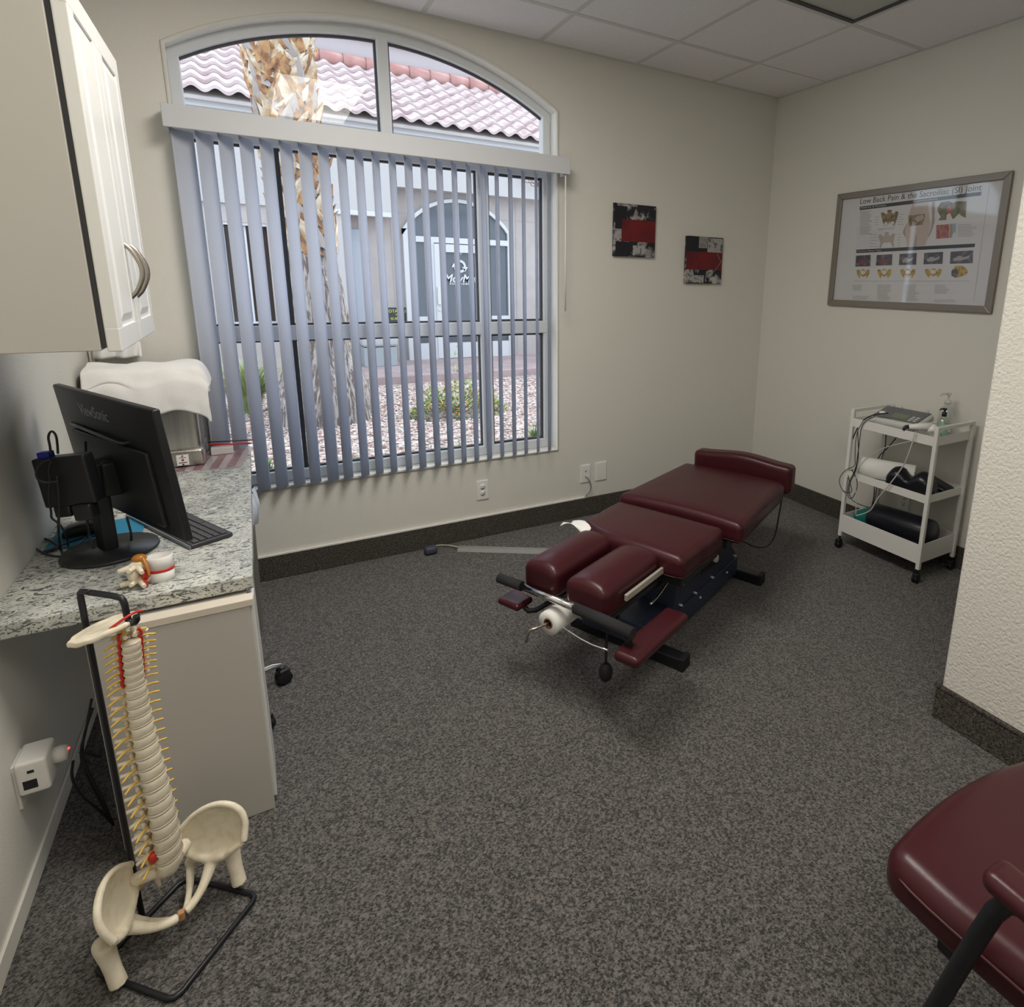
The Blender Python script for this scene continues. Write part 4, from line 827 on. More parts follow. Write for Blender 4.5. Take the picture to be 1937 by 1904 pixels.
# ------------------------------------------------------------------ stool base and waste bin in the kneehole
so = thing('rolling_stool', 'rolling stool pushed under the counter, its chrome foot and black caster showing', 'stool', (-3.43, -.98, 0))
hub = Vector((-3.445, -1.0, .10)); b = B(); b.lathe([(.0001, -.02), (.03, -.02), (.03, .03), (.014, .05), (.014, .30), (.0001, .30)], hub, n=20); b.build('column', M_chrome, so)
b = B(); b.rbox((hub.x - .13, hub.y - .13, .40), (hub.x + .13, hub.y + .13, .47), .03); b.build('seat', M_leath, so)
ca = px(536, 1275, 2, .035)
a0 = math.atan2(ca.y - hub.y, ca.x - hub.x); Rr = (Vector((ca.x, ca.y, 0)) - Vector((hub.x, hub.y, 0))).length
for k in range(5):
    a = a0 + k * 2 * PI / 5; d = Vector((math.cos(a), math.sin(a), 0)); e = Vector((hub.x, hub.y, 0)) + d * Rr
    if k and (e.x < XL + .03 or e.y < -1.19): Rk = Rr * .62
    else: Rk = Rr
    e = Vector((hub.x, hub.y, 0)) + d * Rk
    b = B(); b.tube([hub, hub + d * Rk * .5 + Vector((0, 0, -.012)), Vector((e.x, e.y, .085)) - d * .012, Vector((e.x, e.y, .062))], [.012, .011, .0095, .008], 10, 1); lg = b.build('leg', M_chrome, so)
    sd = Vector((-d.y, d.x, 0)); Fc = Matrix.Translation((e.x, e.y, .0262)) @ Matrix((d, sd, Vector((0, 0, 1)))).transposed().to_4x4(); b = B(Fc)
    for s in (-1, 1): b.lathe([(.0001, s * .005), (.025, s * .005), (.026, s * .009), (.025, s * .020), (.017, s * .0215), (.0001, s * .0215)], (0, 0, 0), 'y', 22)
    b.rbox((-.020, -.021, .012), (.020, .021, .036), .008); b.build('caster', M_black, so)
wbn = thing('waste_bin', 'waste bin with clear plastic liner standing just behind the counter edge', 'waste bin', (-3.37, -.45, 0))
b = B(); b.lathe([(.0001, .003), (.085, .003), (.10, .56), (.102, .56), (.094, .55), (.08, .01), (.0001, .01)], (-3.385, -.45, 0), n=28); b.build('bin_body', M_white, wbn)
b = B(); rj = random.Random(2)
def bag(i, j):
    a = 2 * PI * i; r = .104 + .014 * math.sin(j * PI) + .005 * math.sin(a * 17 + j * 4) + .004 * math.sin(a * 29); z = .63 - .14 * j if True else 0
    return (-3.385 + r * math.cos(a), -.45 + r * math.sin(a), z + .012 * math.sin(a * 6))
b.grid(bag, 72, 8); b.build('liner', mat('liner_blue_white', (.62, .70, .82), .25, spec=.6, trans=.0), wbn, fix=False)
# ------------------------------------------------------------------ framed chart on the right wall
pf = thing('framed_poster', 'large grey framed anatomy chart titled Low Back Pain on the right wall', 'poster', (0, -1.1, 1.38))
Y0, Y1, Z0, Z1 = -.590, -1.600, 1.382, 2.058
fb = B(); w_ = .036; D = .022
for (a, c) in (((Y0, Z0), (Y0, Z1)), ((Y1, Z0), (Y1, Z1))):
    s = 1 if a[0] == Y1 else -1
    fb.poly([(0, a[0], Z0), (0, a[0] + s * w_, Z0 + w_), (0, a[0] + s * w_, Z1 - w_), (0, a[0], Z1)], (-D, 0, 0))
for z, s in ((Z0, 1), (Z1, -1)): fb.poly([(0, Y0, z), (0, Y0 - w_, z + s * w_), (0, Y1 + w_, z + s * w_), (0, Y1, z)], (-D, 0, 0))
fb.build('frame', mat('frame_pewter', (.24, .215, .19), .35, .3), pf, bevel=.003)
fb = B(); fb.box((-.008, Y1 + w_, Z0 + w_), (-.004, Y0 - w_, Z1 - w_)); pp = fb.build('chart_paper', mat('poster_paper', (.60, .60, .62), .6), pf)
XI = -.0085
def Q(zx, zy, d=0): p = px(1550 + zx / 5.005, 300 + zy / 5.005, 0, XI); return Vector((XI - d, p.y, p.z))
def yz(p, q): return FR((p.x - .0004, (p.y + q.y) / 2, (p.z + q.z) / 2), (0, -1, 0), (0, 0, 1))
def ttl(body, a, c, m, name, size=None, bold=0.):
    a = Q(*a); c = Q(*c); cu = bpy.data.curves.new('t', 'FONT'); cu.body = body; cu.size = 1; ob = bpy.data.objects.new('t', cu); C.objects.link(ob); bpy.context.view_layer.update(); W = ob.dimensions.x; bpy.data.objects.remove(ob); bpy.data.curves.remove(cu)
    L_ = abs(c.y - a.y); sz = size or L_ / W; b = B(); zz = (a.z + c.z) / 2; b.text(body, FR((XI - .0005, (a.y + c.y) / 2, zz), (0, -1, 0), (0, 0, 1)), sz, L_ / W / sz, 0, bold); b.build(name, m, pp, fix=False)
INK = mat('ink_dark', (.03, .035, .045), .5); INKG = mat('ink_grey', (.30, .30, .31), .6)
ttl('Low Back Pain & the Sacroiliac (SI) Joint', (385, 408), (1535, 272), INK, 'title_lettering')
def poly(name, pts, m, d=.0004): b = B(); b.poly([Q(x, y, d) for x, y in pts]); return b.build(name, m, pp, fix=False)
poly('heading_bar', [(382, 455), (1535, 312), (1530, 348), (382, 488)], INK); poly('heading_bar', [(350, 862), (1475, 803), (1470, 837), (350, 894)], INK)
PALE = mat('ink_pale', (.62, .62, .60), .5)
for a, c, s in (((390, 468), (630, 438), 'Anatomy & Function'), ((888, 405), (1118, 380), 'Structures & Landmarks'), ((358, 878), (585, 866), 'Common Motion Tests')):
    a_ = a; ttl(s, a_, c, PALE, 'heading_lettering', .014)
def lines(name, x0, x1, y0, y1, n, seed, sk=0.):
    r_ = random.Random(seed); b = B()
    for i in range(n):
        y = y0 + (y1 - y0) * i / max(1, n - 1); xe = x1 - r_.random() * (x1 - x0) * .3; b.poly([Q(x0, y, .0004), Q(xe, y - sk * (xe - x0), .0004), Q(xe, y + 4 - sk * (xe - x0), .0004), Q(x0, y + 4, .0004)])
    b.build(name, INKG, pp, fix=False)
lines('body_print', 385, 500, 500, 715, 20, 1, .06); lines('body_print', 1310, 1490, 625, 735, 9, 2, .05); lines('body_print', 315, 410, 1195, 1240, 5, 3); lines('body_print', 548, 680, 1195, 1335, 12, 4)
lines('body_print', 806, 945, 1195, 1340, 13, 5); lines('body_print', 1090, 1230, 1195, 1270, 7, 6); lines('body_print', 1085, 1305, 1335, 1352, 2, 7); lines('caption_print', 740, 800, 525, 620, 5, 8); lines('caption_print', 470, 560, 715, 830, 5, 9); lines('caption_print', 735, 775, 715, 820, 5, 10); lines('caption_print', 525, 570, 550, 625, 4, 11); lines('body_print', 550, 745, 662, 674, 2, 12, .08); lines('body_print', 315, 490, 1300, 1326, 3, 13)
b = B(); b.poly([Q(325, 1157, .0004), Q(1420, 1156, .0004), Q(1420, 1159, .0004), Q(325, 1160, .0004)]); b.build('rule_line', INKG, pp, fix=False)
b = B(); b.poly([Q(1608, 255, .0004), Q(1612, 255, .0004), Q(1462, 1355, .0004), Q(1459, 1355, .0004)]); b.build('fold_line', INKG, pp, fix=False)
BN = mat('print_bone', (.30, .23, .13), .6, mix=((.14, .10, .05), 60, .4, .6)); BNP = mat('print_bone_pale', (.42, .37, .34), .6); SK = mat('print_skin', (.50, .42, .38), .6); SKD = mat('print_skin_shade', (.34, .28, .25), .6); RD = mat('print_red', (.30, .09, .08), .6, mix=((.42, .20, .17), 60, .4, .6)); YL = mat('print_yellow', (.50, .34, .06), .6, mix=((.26, .20, .10), 70, .45, .6)); BLU = mat('print_blue', (.26, .40, .52), .6); DK = mat('print_photo_dark', (.075, .075, .095), .5, mix=((.16, .14, .17), 40, .5, .6)); GN = mat('print_olive', (.10, .12, .05), .6, mix=((.22, .16, .10), 50, .45, .6))
def pelvis(cx, cy, k, m, name, fem=False, d=.0006):
    o = [(-85, -60), (-60, -68), (-35, -45), (-20, -55), (-22, -85), (22, -85), (20, -55), (35, -45), (60, -68), (85, -60), (70, 0), (62, 30), (50, 60), (30, 68), (10, 45), (0, 30), (-10, 45), (-30, 68), (-50, 60), (-62, 30), (-70, 0)]
    if fem: o = o[:11] + [(64, 20), (74, 68), (56, 68), (45, 35), (20, 15), (0, 25), (-20, 15), (-45, 35), (-56, 68), (-74, 68), (-64, 20)] + [o[-1]]
    poly(name, [(cx + x * k, cy + y * k - x * k * .08) for x, y in o], m, d)
pelvis(665, 570, 1, BN, 'pelvis_drawing'); pelvis(638, 775, .95, BNP, 'pelvis_drawing', True)
for x, y in ((630, 618), (692, 610)): poly('opening', [(x + 16 * math.cos(a * PI / 5), y + 18 * math.sin(a * PI / 5)) for a in range(10)], MATS['poster_paper'], .0009)
body = [(885, 425), (862, 480), (842, 545), (835, 610), (812, 670), (815, 730), (830, 835), (890, 835), (915, 725), (925, 715), (918, 830), (1000, 822), (1020, 760), (1040, 690), (1050, 620), (1040, 540), (1030, 470), (1040, 412)]
poly('figure_drawing', body, SK, .0005); poly('arm_drawing', [(1062, 410), (1092, 405), (1090, 600), (1060, 690), (1035, 745), (1030, 735), (1058, 650), (1068, 560)], SKD, .0004); poly('arm_drawing', [(842, 590), (800, 665), (790, 700), (812, 745), (825, 700), (835, 640)], SKD, .00045)
poly('bone_window', [(845, 540), (1000, 522), (1000, 560), (985, 600), (975, 625), (850, 640)], MATS['print_bone'], .0008); poly('bone_highlight', [(900, 570), (930, 540), (985, 530), (992, 560), (960, 590), (930, 600)], BNP, .0011); poly('leg_shadow', [(912, 720), (924, 716), (917, 832), (890, 834)], SKD, .0007)
poly('ligament_picture', [(1120, 460), (1150, 415), (1225, 402), (1265, 420), (1300, 405), (1395, 405), (1385, 560), (1350, 545), (1320, 520), (1285, 555), (1265, 575), (1235, 515), (1205, 530), (1200, 580), (1125, 583), (1150, 550), (1120, 500)], GN, .0006); poly('ligament_red', [(1200, 490), (1235, 440), (1255, 470), (1250, 510), (1215, 520)], mat('print_bright_red', (.45, .10, .07), .6), .0009)
poly('muscle_picture', [(1108, 630), (1230, 618), (1225, 750), (1105, 760)], RD, .0006); poly('muscle_picture', [(1235, 618), (1262, 616), (1268, 700), (1250, 750), (1228, 750)], SKD, .0006); poly('muscle_border', [(1264, 615), (1292, 614), (1290, 700), (1272, 700)], BLU, .0006)
for i, (x0, x1, y0, y1) in enumerate(((340, 487, 918, 1022), (535, 693, 912, 1012), (752, 922, 902, 1008), (985, 1172, 892, 1000), (1235, 1457, 880, 995))):
    sl_y = -(x1 - x0) * .055; poly('test_photo', [(x0 + 8, y0), (x1, y0 + sl_y), (x1 - 6, y1 + sl_y * .5), (x0, y1)], DK, .0006)
    xc = (x0 + x1) / 2; yc = (y0 + y1) / 2; poly('photo_figure', [(x0 + 30, yc + 10), (xc - 20, yc - 20), (xc + 20, yc - 5), (x1 - 30, yc - 25), (x1 - 40, yc + 5), (xc, yc + 25), (x0 + 40, yc + 30)], mat('print_figure_red', (.20, .07, .08), .6) if i < 2 else (mat('print_figure_grey', (.36, .34, .34), .6)), .0009)
    k = (x1 - x0) / 160; cy = 1085 - i * 2
    if i < 4: poly('pelvis_diagram', [(xc - 68 * k, cy - 30), (xc - 40 * k, cy - 38), (xc - 25 * k, cy - 15), (xc - 10 * k, cy - 40), (xc + 10 * k, cy - 40), (xc + 30 * k, cy - 15), (xc + 45 * k, cy - 38), (xc + 68 * k, cy - 32), (xc + 62 * k, cy + 10), (xc + 36 * k, cy + 48), (xc + 28 * k, cy + 20), (xc, cy + 34), (xc - 28 * k, cy + 20), (xc - 34 * k, cy + 50), (xc - 60 * k, cy + 12)], YL, .0006); poly('opening', [(xc + 24 * k * math.cos(a * PI / 5), cy - 8 + 20 * math.sin(a * PI / 5)) for a in range(10)], MATS['poster_paper'], .0009)
    else: poly('pelvis_diagram', [(1250, 1060), (1290, 1015), (1350, 1012), (1400, 1045), (1405, 1080), (1360, 1110), (1290, 1130), (1248, 1105)], YL, .0006); poly('diagram_shade', [(1252, 1062), (1300, 1040), (1320, 1075), (1290, 1128), (1250, 1105)], DK, .0009)
gz = B(); gz.poly([(-.0135, Y0 - w_, Z0 + w_), (-.0135, Y1 + w_, Z0 + w_), (-.0135, Y1 + w_, Z1 - w_), (-.0135, Y0 - w_, Z1 - w_)]); gz.build('glazing', two('picture_glass', ('ShaderNodeBsdfTransparent', (.97, .97, .97)), ('ShaderNodeBsdfGlossy', (1, 1, 1), .05), .05), pf, fix=False)
# ------------------------------------------------------------------ rolling cart
CX0, CX1, CY0, CY1, CZ = -.375, -.045, -1.625, -1.120, .075
ct = thing('utility_cart', 'white three-tier metal utility cart on black casters against the right wall', 'cart', ((CX0 + CX1) / 2, (CY0 + CY1) / 2, 0)); M_cart = mat('cart_white', (.74, .73, .70), .35)
g_ = .020; HT = .835
for y, in ((CY0,), (CY1,)):
    e = B(); yy = (y, y + g_) if y == CY0 else (y - g_, y)
    e.box((CX0, yy[0], CZ), (CX0 + g_, yy[1], HT)); e.box((CX1 - g_, yy[0], CZ), (CX1, yy[1], HT)); e.box((CX0 + g_ - .001, yy[0] + .001, HT - .018), (CX1 - g_ + .001, yy[1] - .001, HT - .001)); e.build('end_frame', M_cart, ct, bevel=.002)
def tray(z, h, name='tray'):
    t = B(); x0, x1, y0, y1 = CX0 + .003, CX1 - .003, CY0 + g_ * .5, CY1 - g_ * .5; q = .003
    t.box((x0, y0, z), (x1, y1, z + q)); t.box((x0, y0, z + q), (x0 + q, y1, z + h)); t.box((x1 - q, y0, z + q), (x1, y1, z + h)); t.box((x0 + q, y0, z + q), (x1 - q, y0 + q, z + h)); t.box((x0 + q, y1 - q, z + q), (x1 - q, y1, z + h)); t.build(name, M_cart, ct, bevel=.001, seg=1)
TZ = (.105, .435, .735); tray(TZ[0], .105, 'deep_tray'); tray(TZ[1], .042); tray(TZ[2], .048)
for x in (CX0 + .01, CX1 - .01):
    for y in (CY0 + .01, CY1 - .01):
        b = B(); b.lathe([(.0001, 0), (.006, 0), (.006, .03), (.0001, .03)], (x, y, .052), n=10)
        for s in (-1, 1): b.lathe([(.0001, s * .003), (.022, s * .003), (.023, s * .006), (.022, s * .013), (.0001, s * .014)], (x - .006, y, .0235), 'y', 18)
        b.rbox((x - .024, y - .014, .030), (x + .012, y + .014, .056), .006); b.build('caster', M_black, ct)
T3 = TZ[2] + .003; T2 = TZ[1] + .003; T1 = TZ[0] + .003
un = thing('electrotherapy_unit', 'grey and white electrotherapy unit with display on the top tier of the cart', 'therapy device', (-.2, -1.33, T3))
FUn = Matrix.Translation((-.245, -1.340, T3 + .050)) @ Matrix.Rotation(math.radians(-84), 4, 'Z') @ Matrix.Rotation(math.radians(13), 4, 'X')
b = B(FUn); b.rbox((-.135, -.095, .0), (.135, .095, .040), .016); b.build('housing', M_lgrey, un)
b = B(FUn); b.rbox((-.125, -.070, .036), (.120, .090, .0445), .004); pn = b.build('control_panel', M_grey, un)
b = B(FUn); b.box((-.035, -.050, .0445), (.050, .012, .0455)); b.build('display', mat('lcd_green', (.16, .18, .12), .2), pn)
b = B(FUn); b.lathe([(.0001, .044), (.017, .044), (.015, .052), (.0001, .053)], (-.092, -.020, 0), n=20, sc=(1.1, .8)); b.build('dial', M_white, pn)
for k in range(6): b = B(FUn); b.box((.066 + (k % 2) * .024, -.055 + (k // 2) * .022, .0445), (.082 + (k % 2) * .024, -.043 + (k // 2) * .022, .047)); b.build('button', M_lgrey, pn)
for x in (-.09, -.045, .10): b = B(FUn); b.lathe([(.0001, .04), (.008, .04), (.007, .056), (.0001, .057)], (x, .088, 0), n=12); b.build('knob', M_lgrey, un)
ut = thing('ultrasound_applicator', 'white ultrasound applicator head lying beside the therapy unit', 'applicator', (-.30, -1.49, T3)); a_, c_ = Vector((-.352, -1.455, .80)), Vector((-.275, -1.530, .812))
b = B(); b.tube([a_, a_.lerp(c_, .3), c_], [.011, .016, .021], 14); b.build('handle', M_white, ut); b = B(); b.tube([c_ + Vector((.004, -.004, .004)), c_ + Vector((-.012, -.016, -.030))], [.020, .024], 16); b.build('head', M_white, ut); b = B(); b.tube([a_ + Vector((-.02, .012, -.02)), a_ + Vector((-.014, .010, .0)), a_], [.007, .009, .011], 10, 1); b.build('strain_relief', M_black, ut)
sb = thing('soap_bottle', 'small clear bottle of pale green liquid with black pump on the cart', 'bottle', (-.315, -1.575, T3)); o = Vector((-.185, -1.535, T3))
b = B(); b.lathe([(.0001, .0), (.025, .0), (.027, .004), (.027, .078), (.0001, .078)], o, n=24); b.build('liquid', M_soap, sb); b = B(); b.lathe([(.0278, .001), (.0278, .092), (.020, .108), (.011, .114), (.011, .122)], o, n=24); b.build('bottle_wall', M_clear, sb, fix=False)
b = B(); b.lathe([(.0001, .118), (.012, .118), (.012, .138), (.005, .142), (.005, .150), (.010, .152), (.010, .160), (.0001, .161)], o, n=16); b.tube([o + Vector((0, 0, .156)), o + Vector((-.018, .01, .156)), o + Vector((-.024, .013, .150))], [.005, .004, .003], 8); b.build('pump', M_black, sb)
cbt = thing('pump_bottle', 'tall empty clear pump bottle at the wall side of the cart top', 'bottle', (-.1, -1.50, T3)); o = Vector((-.088, -1.490, T3))
b = B(); b.lathe([(.0001, .001), (.036, .001), (.038, .006), (.038, .120), (.030, .145), (.014, .158), (.014, .168)], o, n=28); b.build('bottle_wall', M_clear, cbt, fix=False)
b = B(); b.lathe([(.0001, .002), (.034, .002), (.034, .010), (.0001, .010)], o, n=24); b.build('residue', mat('clear_gel', (.62, .60, .56), .3), cbt)
b = B(); b.lathe([(.0001, .166), (.017, .166), (.017, .184), (.006, .188), (.006, .215), (.014, .216), (.013, .224), (.0001, .226)], o, n=16); b.tube([o + Vector((0, 0, .220)), o + Vector((-.03, .015, .220)), o + Vector((-.04, .02, .210))], [.006, .005, .004], 8); b.build('pump', mat('clear_pump', (.66, .65, .62), .2, alpha=.55), cbt)
pr_ = thing('paper_towel_roll', 'white paper towel roll lying on the middle tier of the cart', 'paper roll', (-.22, -1.27, T2)); a_, c_ = Vector((-.285, -1.160, T2 + .058)), Vector((-.165, -1.415, T2 + .058)); dd = (c_ - a_).normalized()
b = B(); Fr = Matrix.Translation(a_) @ dd.to_track_quat('Z', 'Y').to_matrix().to_4x4(); b.lathe([(.020, 0), (.054, 0), (.056, .004), (.056, .276), (.054, .28), (.020, .28)], n=30, M=Fr); b.build('paper', M_paperw, pr_); b = B(); b.lathe([(.0195, -.001), (.0195, .281), (.0165, .281), (.0165, -.001), (.0195, -.001)], n=20, M=Fr); b.build('core', M_card, pr_)
def pad(name, label, lo, hi, defo, rz, ctr, cat='cushion'):
    M_ = Matrix.Translation(ctr) @ Matrix.Rotation(rz, 4, 'Z'); b = B(); b.rbox(lo, hi, min(.03, (hi[2] - lo[2]) * .45), 14, defo, M_); tag(b.build(name, M_leath, org=ctr), label, cat)
hump = lambda p, q: (p.x, p.y, (p.z if p.z < .01 else p.z * (.42 + .58 * abs(math.sin(PI * max(-1, min(1, (p.x + .01) / .125)))) ** .7) * (1 - .25 * (p.y / .07) ** 2)))
pad('knee_cushion', 'black contoured vinyl cushion with two humps on the middle tier', (-.125, -.058, 0), (.125, .058, .118), hump, math.radians(-77), (-.262, -1.460, T2 + .002))
pad('wedge_cushion', 'thin black wedge-shaped cushion behind the two-humped one', (-.075, -.055, 0), (.075, .055, .075), lambda p, q: (p.x, p.y, p.z * (.25 + .75 * (.075 - p.x) / .15)), math.radians(-80), (-.115, -1.520, T2 + .002))
b = B(); a_, c_ = Vector((-.262, -1.250, T1 + .112)), Vector((-.235, -1.598, T1 + .122)); dd = (c_ - a_).normalized(); Fr = Matrix.Translation(a_) @ dd.to_track_quat('Z', 'Y').to_matrix().to_4x4(); LL = (c_ - a_).length
b.lathe([(.0001, 0), (.064, 0), (.076, .010), (.079, .022), (.079, LL - .022), (.076, LL - .010), (.064, LL), (.0001, LL)], n=36, M=Fr); tag(b.build('bolster', M_leath), 'long black vinyl bolster roll filling the deep bottom tray of the cart', 'bolster')
b = B(); b.rbox((-.30, -1.24, T1), (-.16, -1.15, T1 + .12), .03); tag(b.build('teal_pouch', M_teal), 'teal fabric pouch beside the black bolster in the bottom tray', 'pouch')
b = B(); b.rbox((-.345, -1.56, T1 + .001), (-.075, -1.26, T1 + .032), .010); tag(b.build('folded_towel', M_paperw), 'folded white towel underneath the black bolster in the bottom tray', 'towel')
CC = lambda l, xv=-.40: [px(1550 + a / 4.76, 720 + c / 4.76, 0, xv) for a, c in l]
for lab, l, r, m, xv in (('thick black lead arching from the unit over the far end of the cart', [(620, 290), (480, 305), (380, 360), (330, 450), (270, 590), (248, 690)], .0035, M_black, -.36), ('black lead wire dangling at the far corner past the top tray', [(500, 320), (380, 375), (360, 560), (340, 700), (325, 800), (270, 900), (255, 990), (260, 1060), (300, 1060), (345, 960), (335, 880), (290, 800)], .0022, M_black, -.38), ('black lead wire making a wide loop left of the cart leg', [(400, 350), (330, 470), (318, 700), (325, 770), (230, 800), (170, 890), (200, 980), (250, 1010), (300, 1000), (270, 900), (260, 850)], .0020, M_black, -.385), ('black lead wire running down to the bottom tray', [(345, 450), (355, 700), (320, 830), (280, 900), (262, 1010), (300, 1090), (440, 1140)], .0022, M_black, -.382), ('bundle of black leads hanging under the top tray', [(700, 500), (670, 540), (600, 620), (520, 690), (500, 900), (490, 1060), (470, 1130)], .0030, M_black, -.21), ('second black lead crossing below the top tray', [(600, 480), (595, 560), (590, 620), (560, 690), (520, 940), (500, 1060), (485, 1110)], .0024, M_black, -.22), ('white lead from the applicator swinging down to the bottom tray', [(865, 460), (830, 580), (780, 720), (740, 790), (620, 950), (520, 1060), (470, 1160), (420, 1190), (330, 1215)], .0032, M_lgrey, -.392), ('thin grey lead looping out from under the unit', [(820, 545), (700, 570), (560, 610), (430, 690), (350, 780), (320, 880), (330, 1050), (328, 1210)], .0022, M_lgrey, -.39)):
    P_ = CC(l, xv); cable('lead_wire', lab, P_, r, m)
# ------------------------------------------------------------------ treatment table
th = math.radians(25); TO = Vector((-1.6, -1.15, 0)); TU = Vector((math.cos(th), math.sin(th), 0)); TV = Vector((math.sin(th), -math.cos(th), 0))
FT = Matrix.Translation(TO) @ Matrix((TU, TV, Vector((0, 0, 1)))).transposed().to_4x4()
TT = lambda u, v, z: TO + TU * u + TV * v + Vector((0, 0, z))
tt = thing('treatment_table', 'burgundy vinyl chiropractic treatment table on a dark navy base', 'treatment table', TT(0, .03, 0))
def cush(name, u0, u1, v0, v1, z0, z1, r, crown, fn=None, n=16, seam=True):
    hu_, hv_ = (u1 - u0) / 2, (v1 - v0) / 2
    def df(p, q):
        t_ = max(0, q.z / ((z1 - z0) / 2)); z = p.z + crown * t_ * ((1 - (q.y / hv_) ** 2) * (1 - .5 * (q.x / hu_) ** 4) - .3)
        o = Vector((p.x, p.y, z))
        return fn(o, q) if fn else o
    b = B(FT); b.rbox((u0, v0, z0), (u1, v1, z1), r, n, df); o = b.build(name, M_burg, tt)
    if seam:
        s = B(FT); P_ = []; zz = z0 + .018
        for a, c in ((u0, v0), (u1, v0), (u1, v1), (u0, v1), (u0, v0)): P_.append((a, c))
        L_ = []
        for (a, c), (d, e) in zip(P_, P_[1:]):
            for k in range(12):
                t_ = k / 12; uu = a + (d - a) * t_; vv = c + (e - c) * t_; uu = max(u0 + .0, min(u1, uu)); cu_ = (u0 + u1) / 2; cv = (v0 + v1) / 2
                rr_ = r; x = uu - cu_; y = vv - cv; ix = max(-(hu_ - rr_), min(hu_ - rr_, x)); iy = max(-(hv_ - rr_), min(hv_ - rr_, y)); d_ = Vector((x - ix, y - iy, 0)); 
                if d_.length > 1e-6: d_ = d_.normalized() * (rr_ + .0006)
                p = Vector((cu_ + ix + d_.x, cv + iy + d_.y, zz)); q = Vector((p.x - cu_, p.y - cv, 0)); p2 = fn(p, q) if fn else p; L_.append(p2)
        L_.append(L_[0]); s.tube(L_, .0016, 5, 0, False); s.build('piping', M_burg2, o)
    return o
cush('head_cushion', -.850, -.478, -.182, -.022, .385, .500, .030, .024)
cush('head_cushion', -.865, -.488, .022, .200, .385, .500, .030, .024)
cush('chest_cushion', -.505, -.125, -.235, .305, .405, .508, .032, .012, lambda o, q: Vector((o.x + (.13 * max(0, -q.y / .27 - .25) ** 1.5 * (.5 - q.x / .38)) - (.012 * (1 - (q.y / .27) ** 2) if q.x > .1 else 0), o.y * (1 - .02 * (q.x < 0)), o.z)))
cush('pelvic_cushion', -.112, .555, -.255, .370, .425, .528, .032, .010, lambda o, q: Vector((o.x + (.018 * (1 - (q.y / .3) ** 2) if q.x < -.25 else 0), o.y + (-(q.x + .33) * .055 if q.y > 0 else (q.x + .33) * .02), o.z)))
cush('foot_cushion', .590, .690, -.212, .345, .440, .600, .028, .002, lambda o, q: Vector((o.x, o.y, o.z + (.010 * math.cos(q.y / .28 * PI * 1.1) if q.z > 0 else 0))))
b = B(FT); b.box((-.80, -.17, .365), (-.50, -.03, .386)); b.box((-.81, .03, .364), (-.50, .19, .385)); b.box((-.47, -.20, .37), (-.14, .28, .406)); b.box((-.09, -.20, .39), (.54, .30, .426)); b.box((.53, -.16, .40), (.60, .30, .425)); b.build('cushion_frame', M_blackm, tt, bevel=.003)
b = B(FT); b.box((-.47, -.19, .045), (.0, .135, .150)); b.build('front_deck', M_navy, tt, bevel=.006)
b = B(FT); b.box((-.20, -.11, .03), (.40, .165, .13)); b.build('chassis', M_navy, tt, bevel=.008)
prof = [(-.28, .128), (-.26, .27), (-.10, .345), (.10, .345), (.26, .275), (.375, .16), (.375, .128)]
b = B(FT); b.loft([[(u, v, z) for u, z in prof] for v in (-.03, .160)], sm=False); cs = b.build('motor_housing', M_navy, tt, bevel=.006)
b = B(FT); b.box((-.30, .150, .062), (.39, .170, .134)); b.build('side_rail', M_navy, tt, bevel=.003)
b = B(FT); b.poly([(-.03, .1605, .20), (.17, .1605, .19), (.17, .1605, .27), (.02, .1605, .32), (-.03, .1605, .31)], (0, .002, 0)); cp = b.build('control_panel', mat('panel_black', (.015, .014, .012), .3), cs)
b = B(FT); b.box((.0, .1625, .285), (.10, .1632, .293)); b.build('panel_print', mat('panel_gold', (.42, .22, .06), .5), cp); b = B(FT); b.lathe([(.0001, .1625), (.020, .1625), (.018, .180), (.0001, .181)], (.10, 0, .235), 'y', 20, sc=(1, 1)); b.build('gauge_knob', M_white, cp)
for u, z in ((-.24, .15), (-.10, .145), (.08, .145), (.35, .15), (-.05, .10), (.25, .10), (-.23, .245)): b = B(FT); b.lathe([(.0001, .16), (.006, .16), (.005, .176), (.0001, .1765)], (u, 0, z), 'y', 10); b.build('bolt', M_lgrey, cs)
b = B(FT); b.box((-.10, -.06, .12), (.12, .10, .375)); b.box((-.36, -.04, .25), (-.10, .10, .37)); b.box((.12, -.05, .30), (.45, .10, .39)); b.build('lift_column', M_blackm, tt, bevel=.005)
b = B(FT); b.tube([(-.46, .02, .30), (-.16, .10, .27)], [.024, .024], 14); b.tube([(-.60, .06, .36), (-.30, .06, .25)], [.012, .012], 10); b.tube([(-.62, -.05, .36), (-.34, -.05, .12)], [.014, .014], 10); b.build('support_arm', M_blackm, tt)
for u, lab in ((-.425, 'f'), (.425, 'r')):
    b = B(FT); b.box((u - .030, -.250, .0), (u + .030, .285, .052)); ft = b.build('foot_bar', M_blackm, tt, bevel=.006)
    for v in (-.252, .287): b = B(FT); b.box((u - .032, v - .012, .0), (u + .032, v + .012, .055)); b.build('rubber_cap', M_rub, ft, bevel=.004)
bz = .405
b = B(FT); b.tube([(-.872, -.165, bz + .004), (-.868, .085, bz)], .0135, 16); bar = b.build('handle_bar', M_chrome, tt)
b = B(FT); b.tube([(-.876, -.275, bz + .004), (-.872, -.165, bz + .004)], .0185, 16); b.build('foam_grip', M_foam, tt); b = B(FT); b.tube([(-.868, .080, bz), (-.878, .320, bz - .004)], .0205, 16); b.build('foam_grip', M_foam, tt)
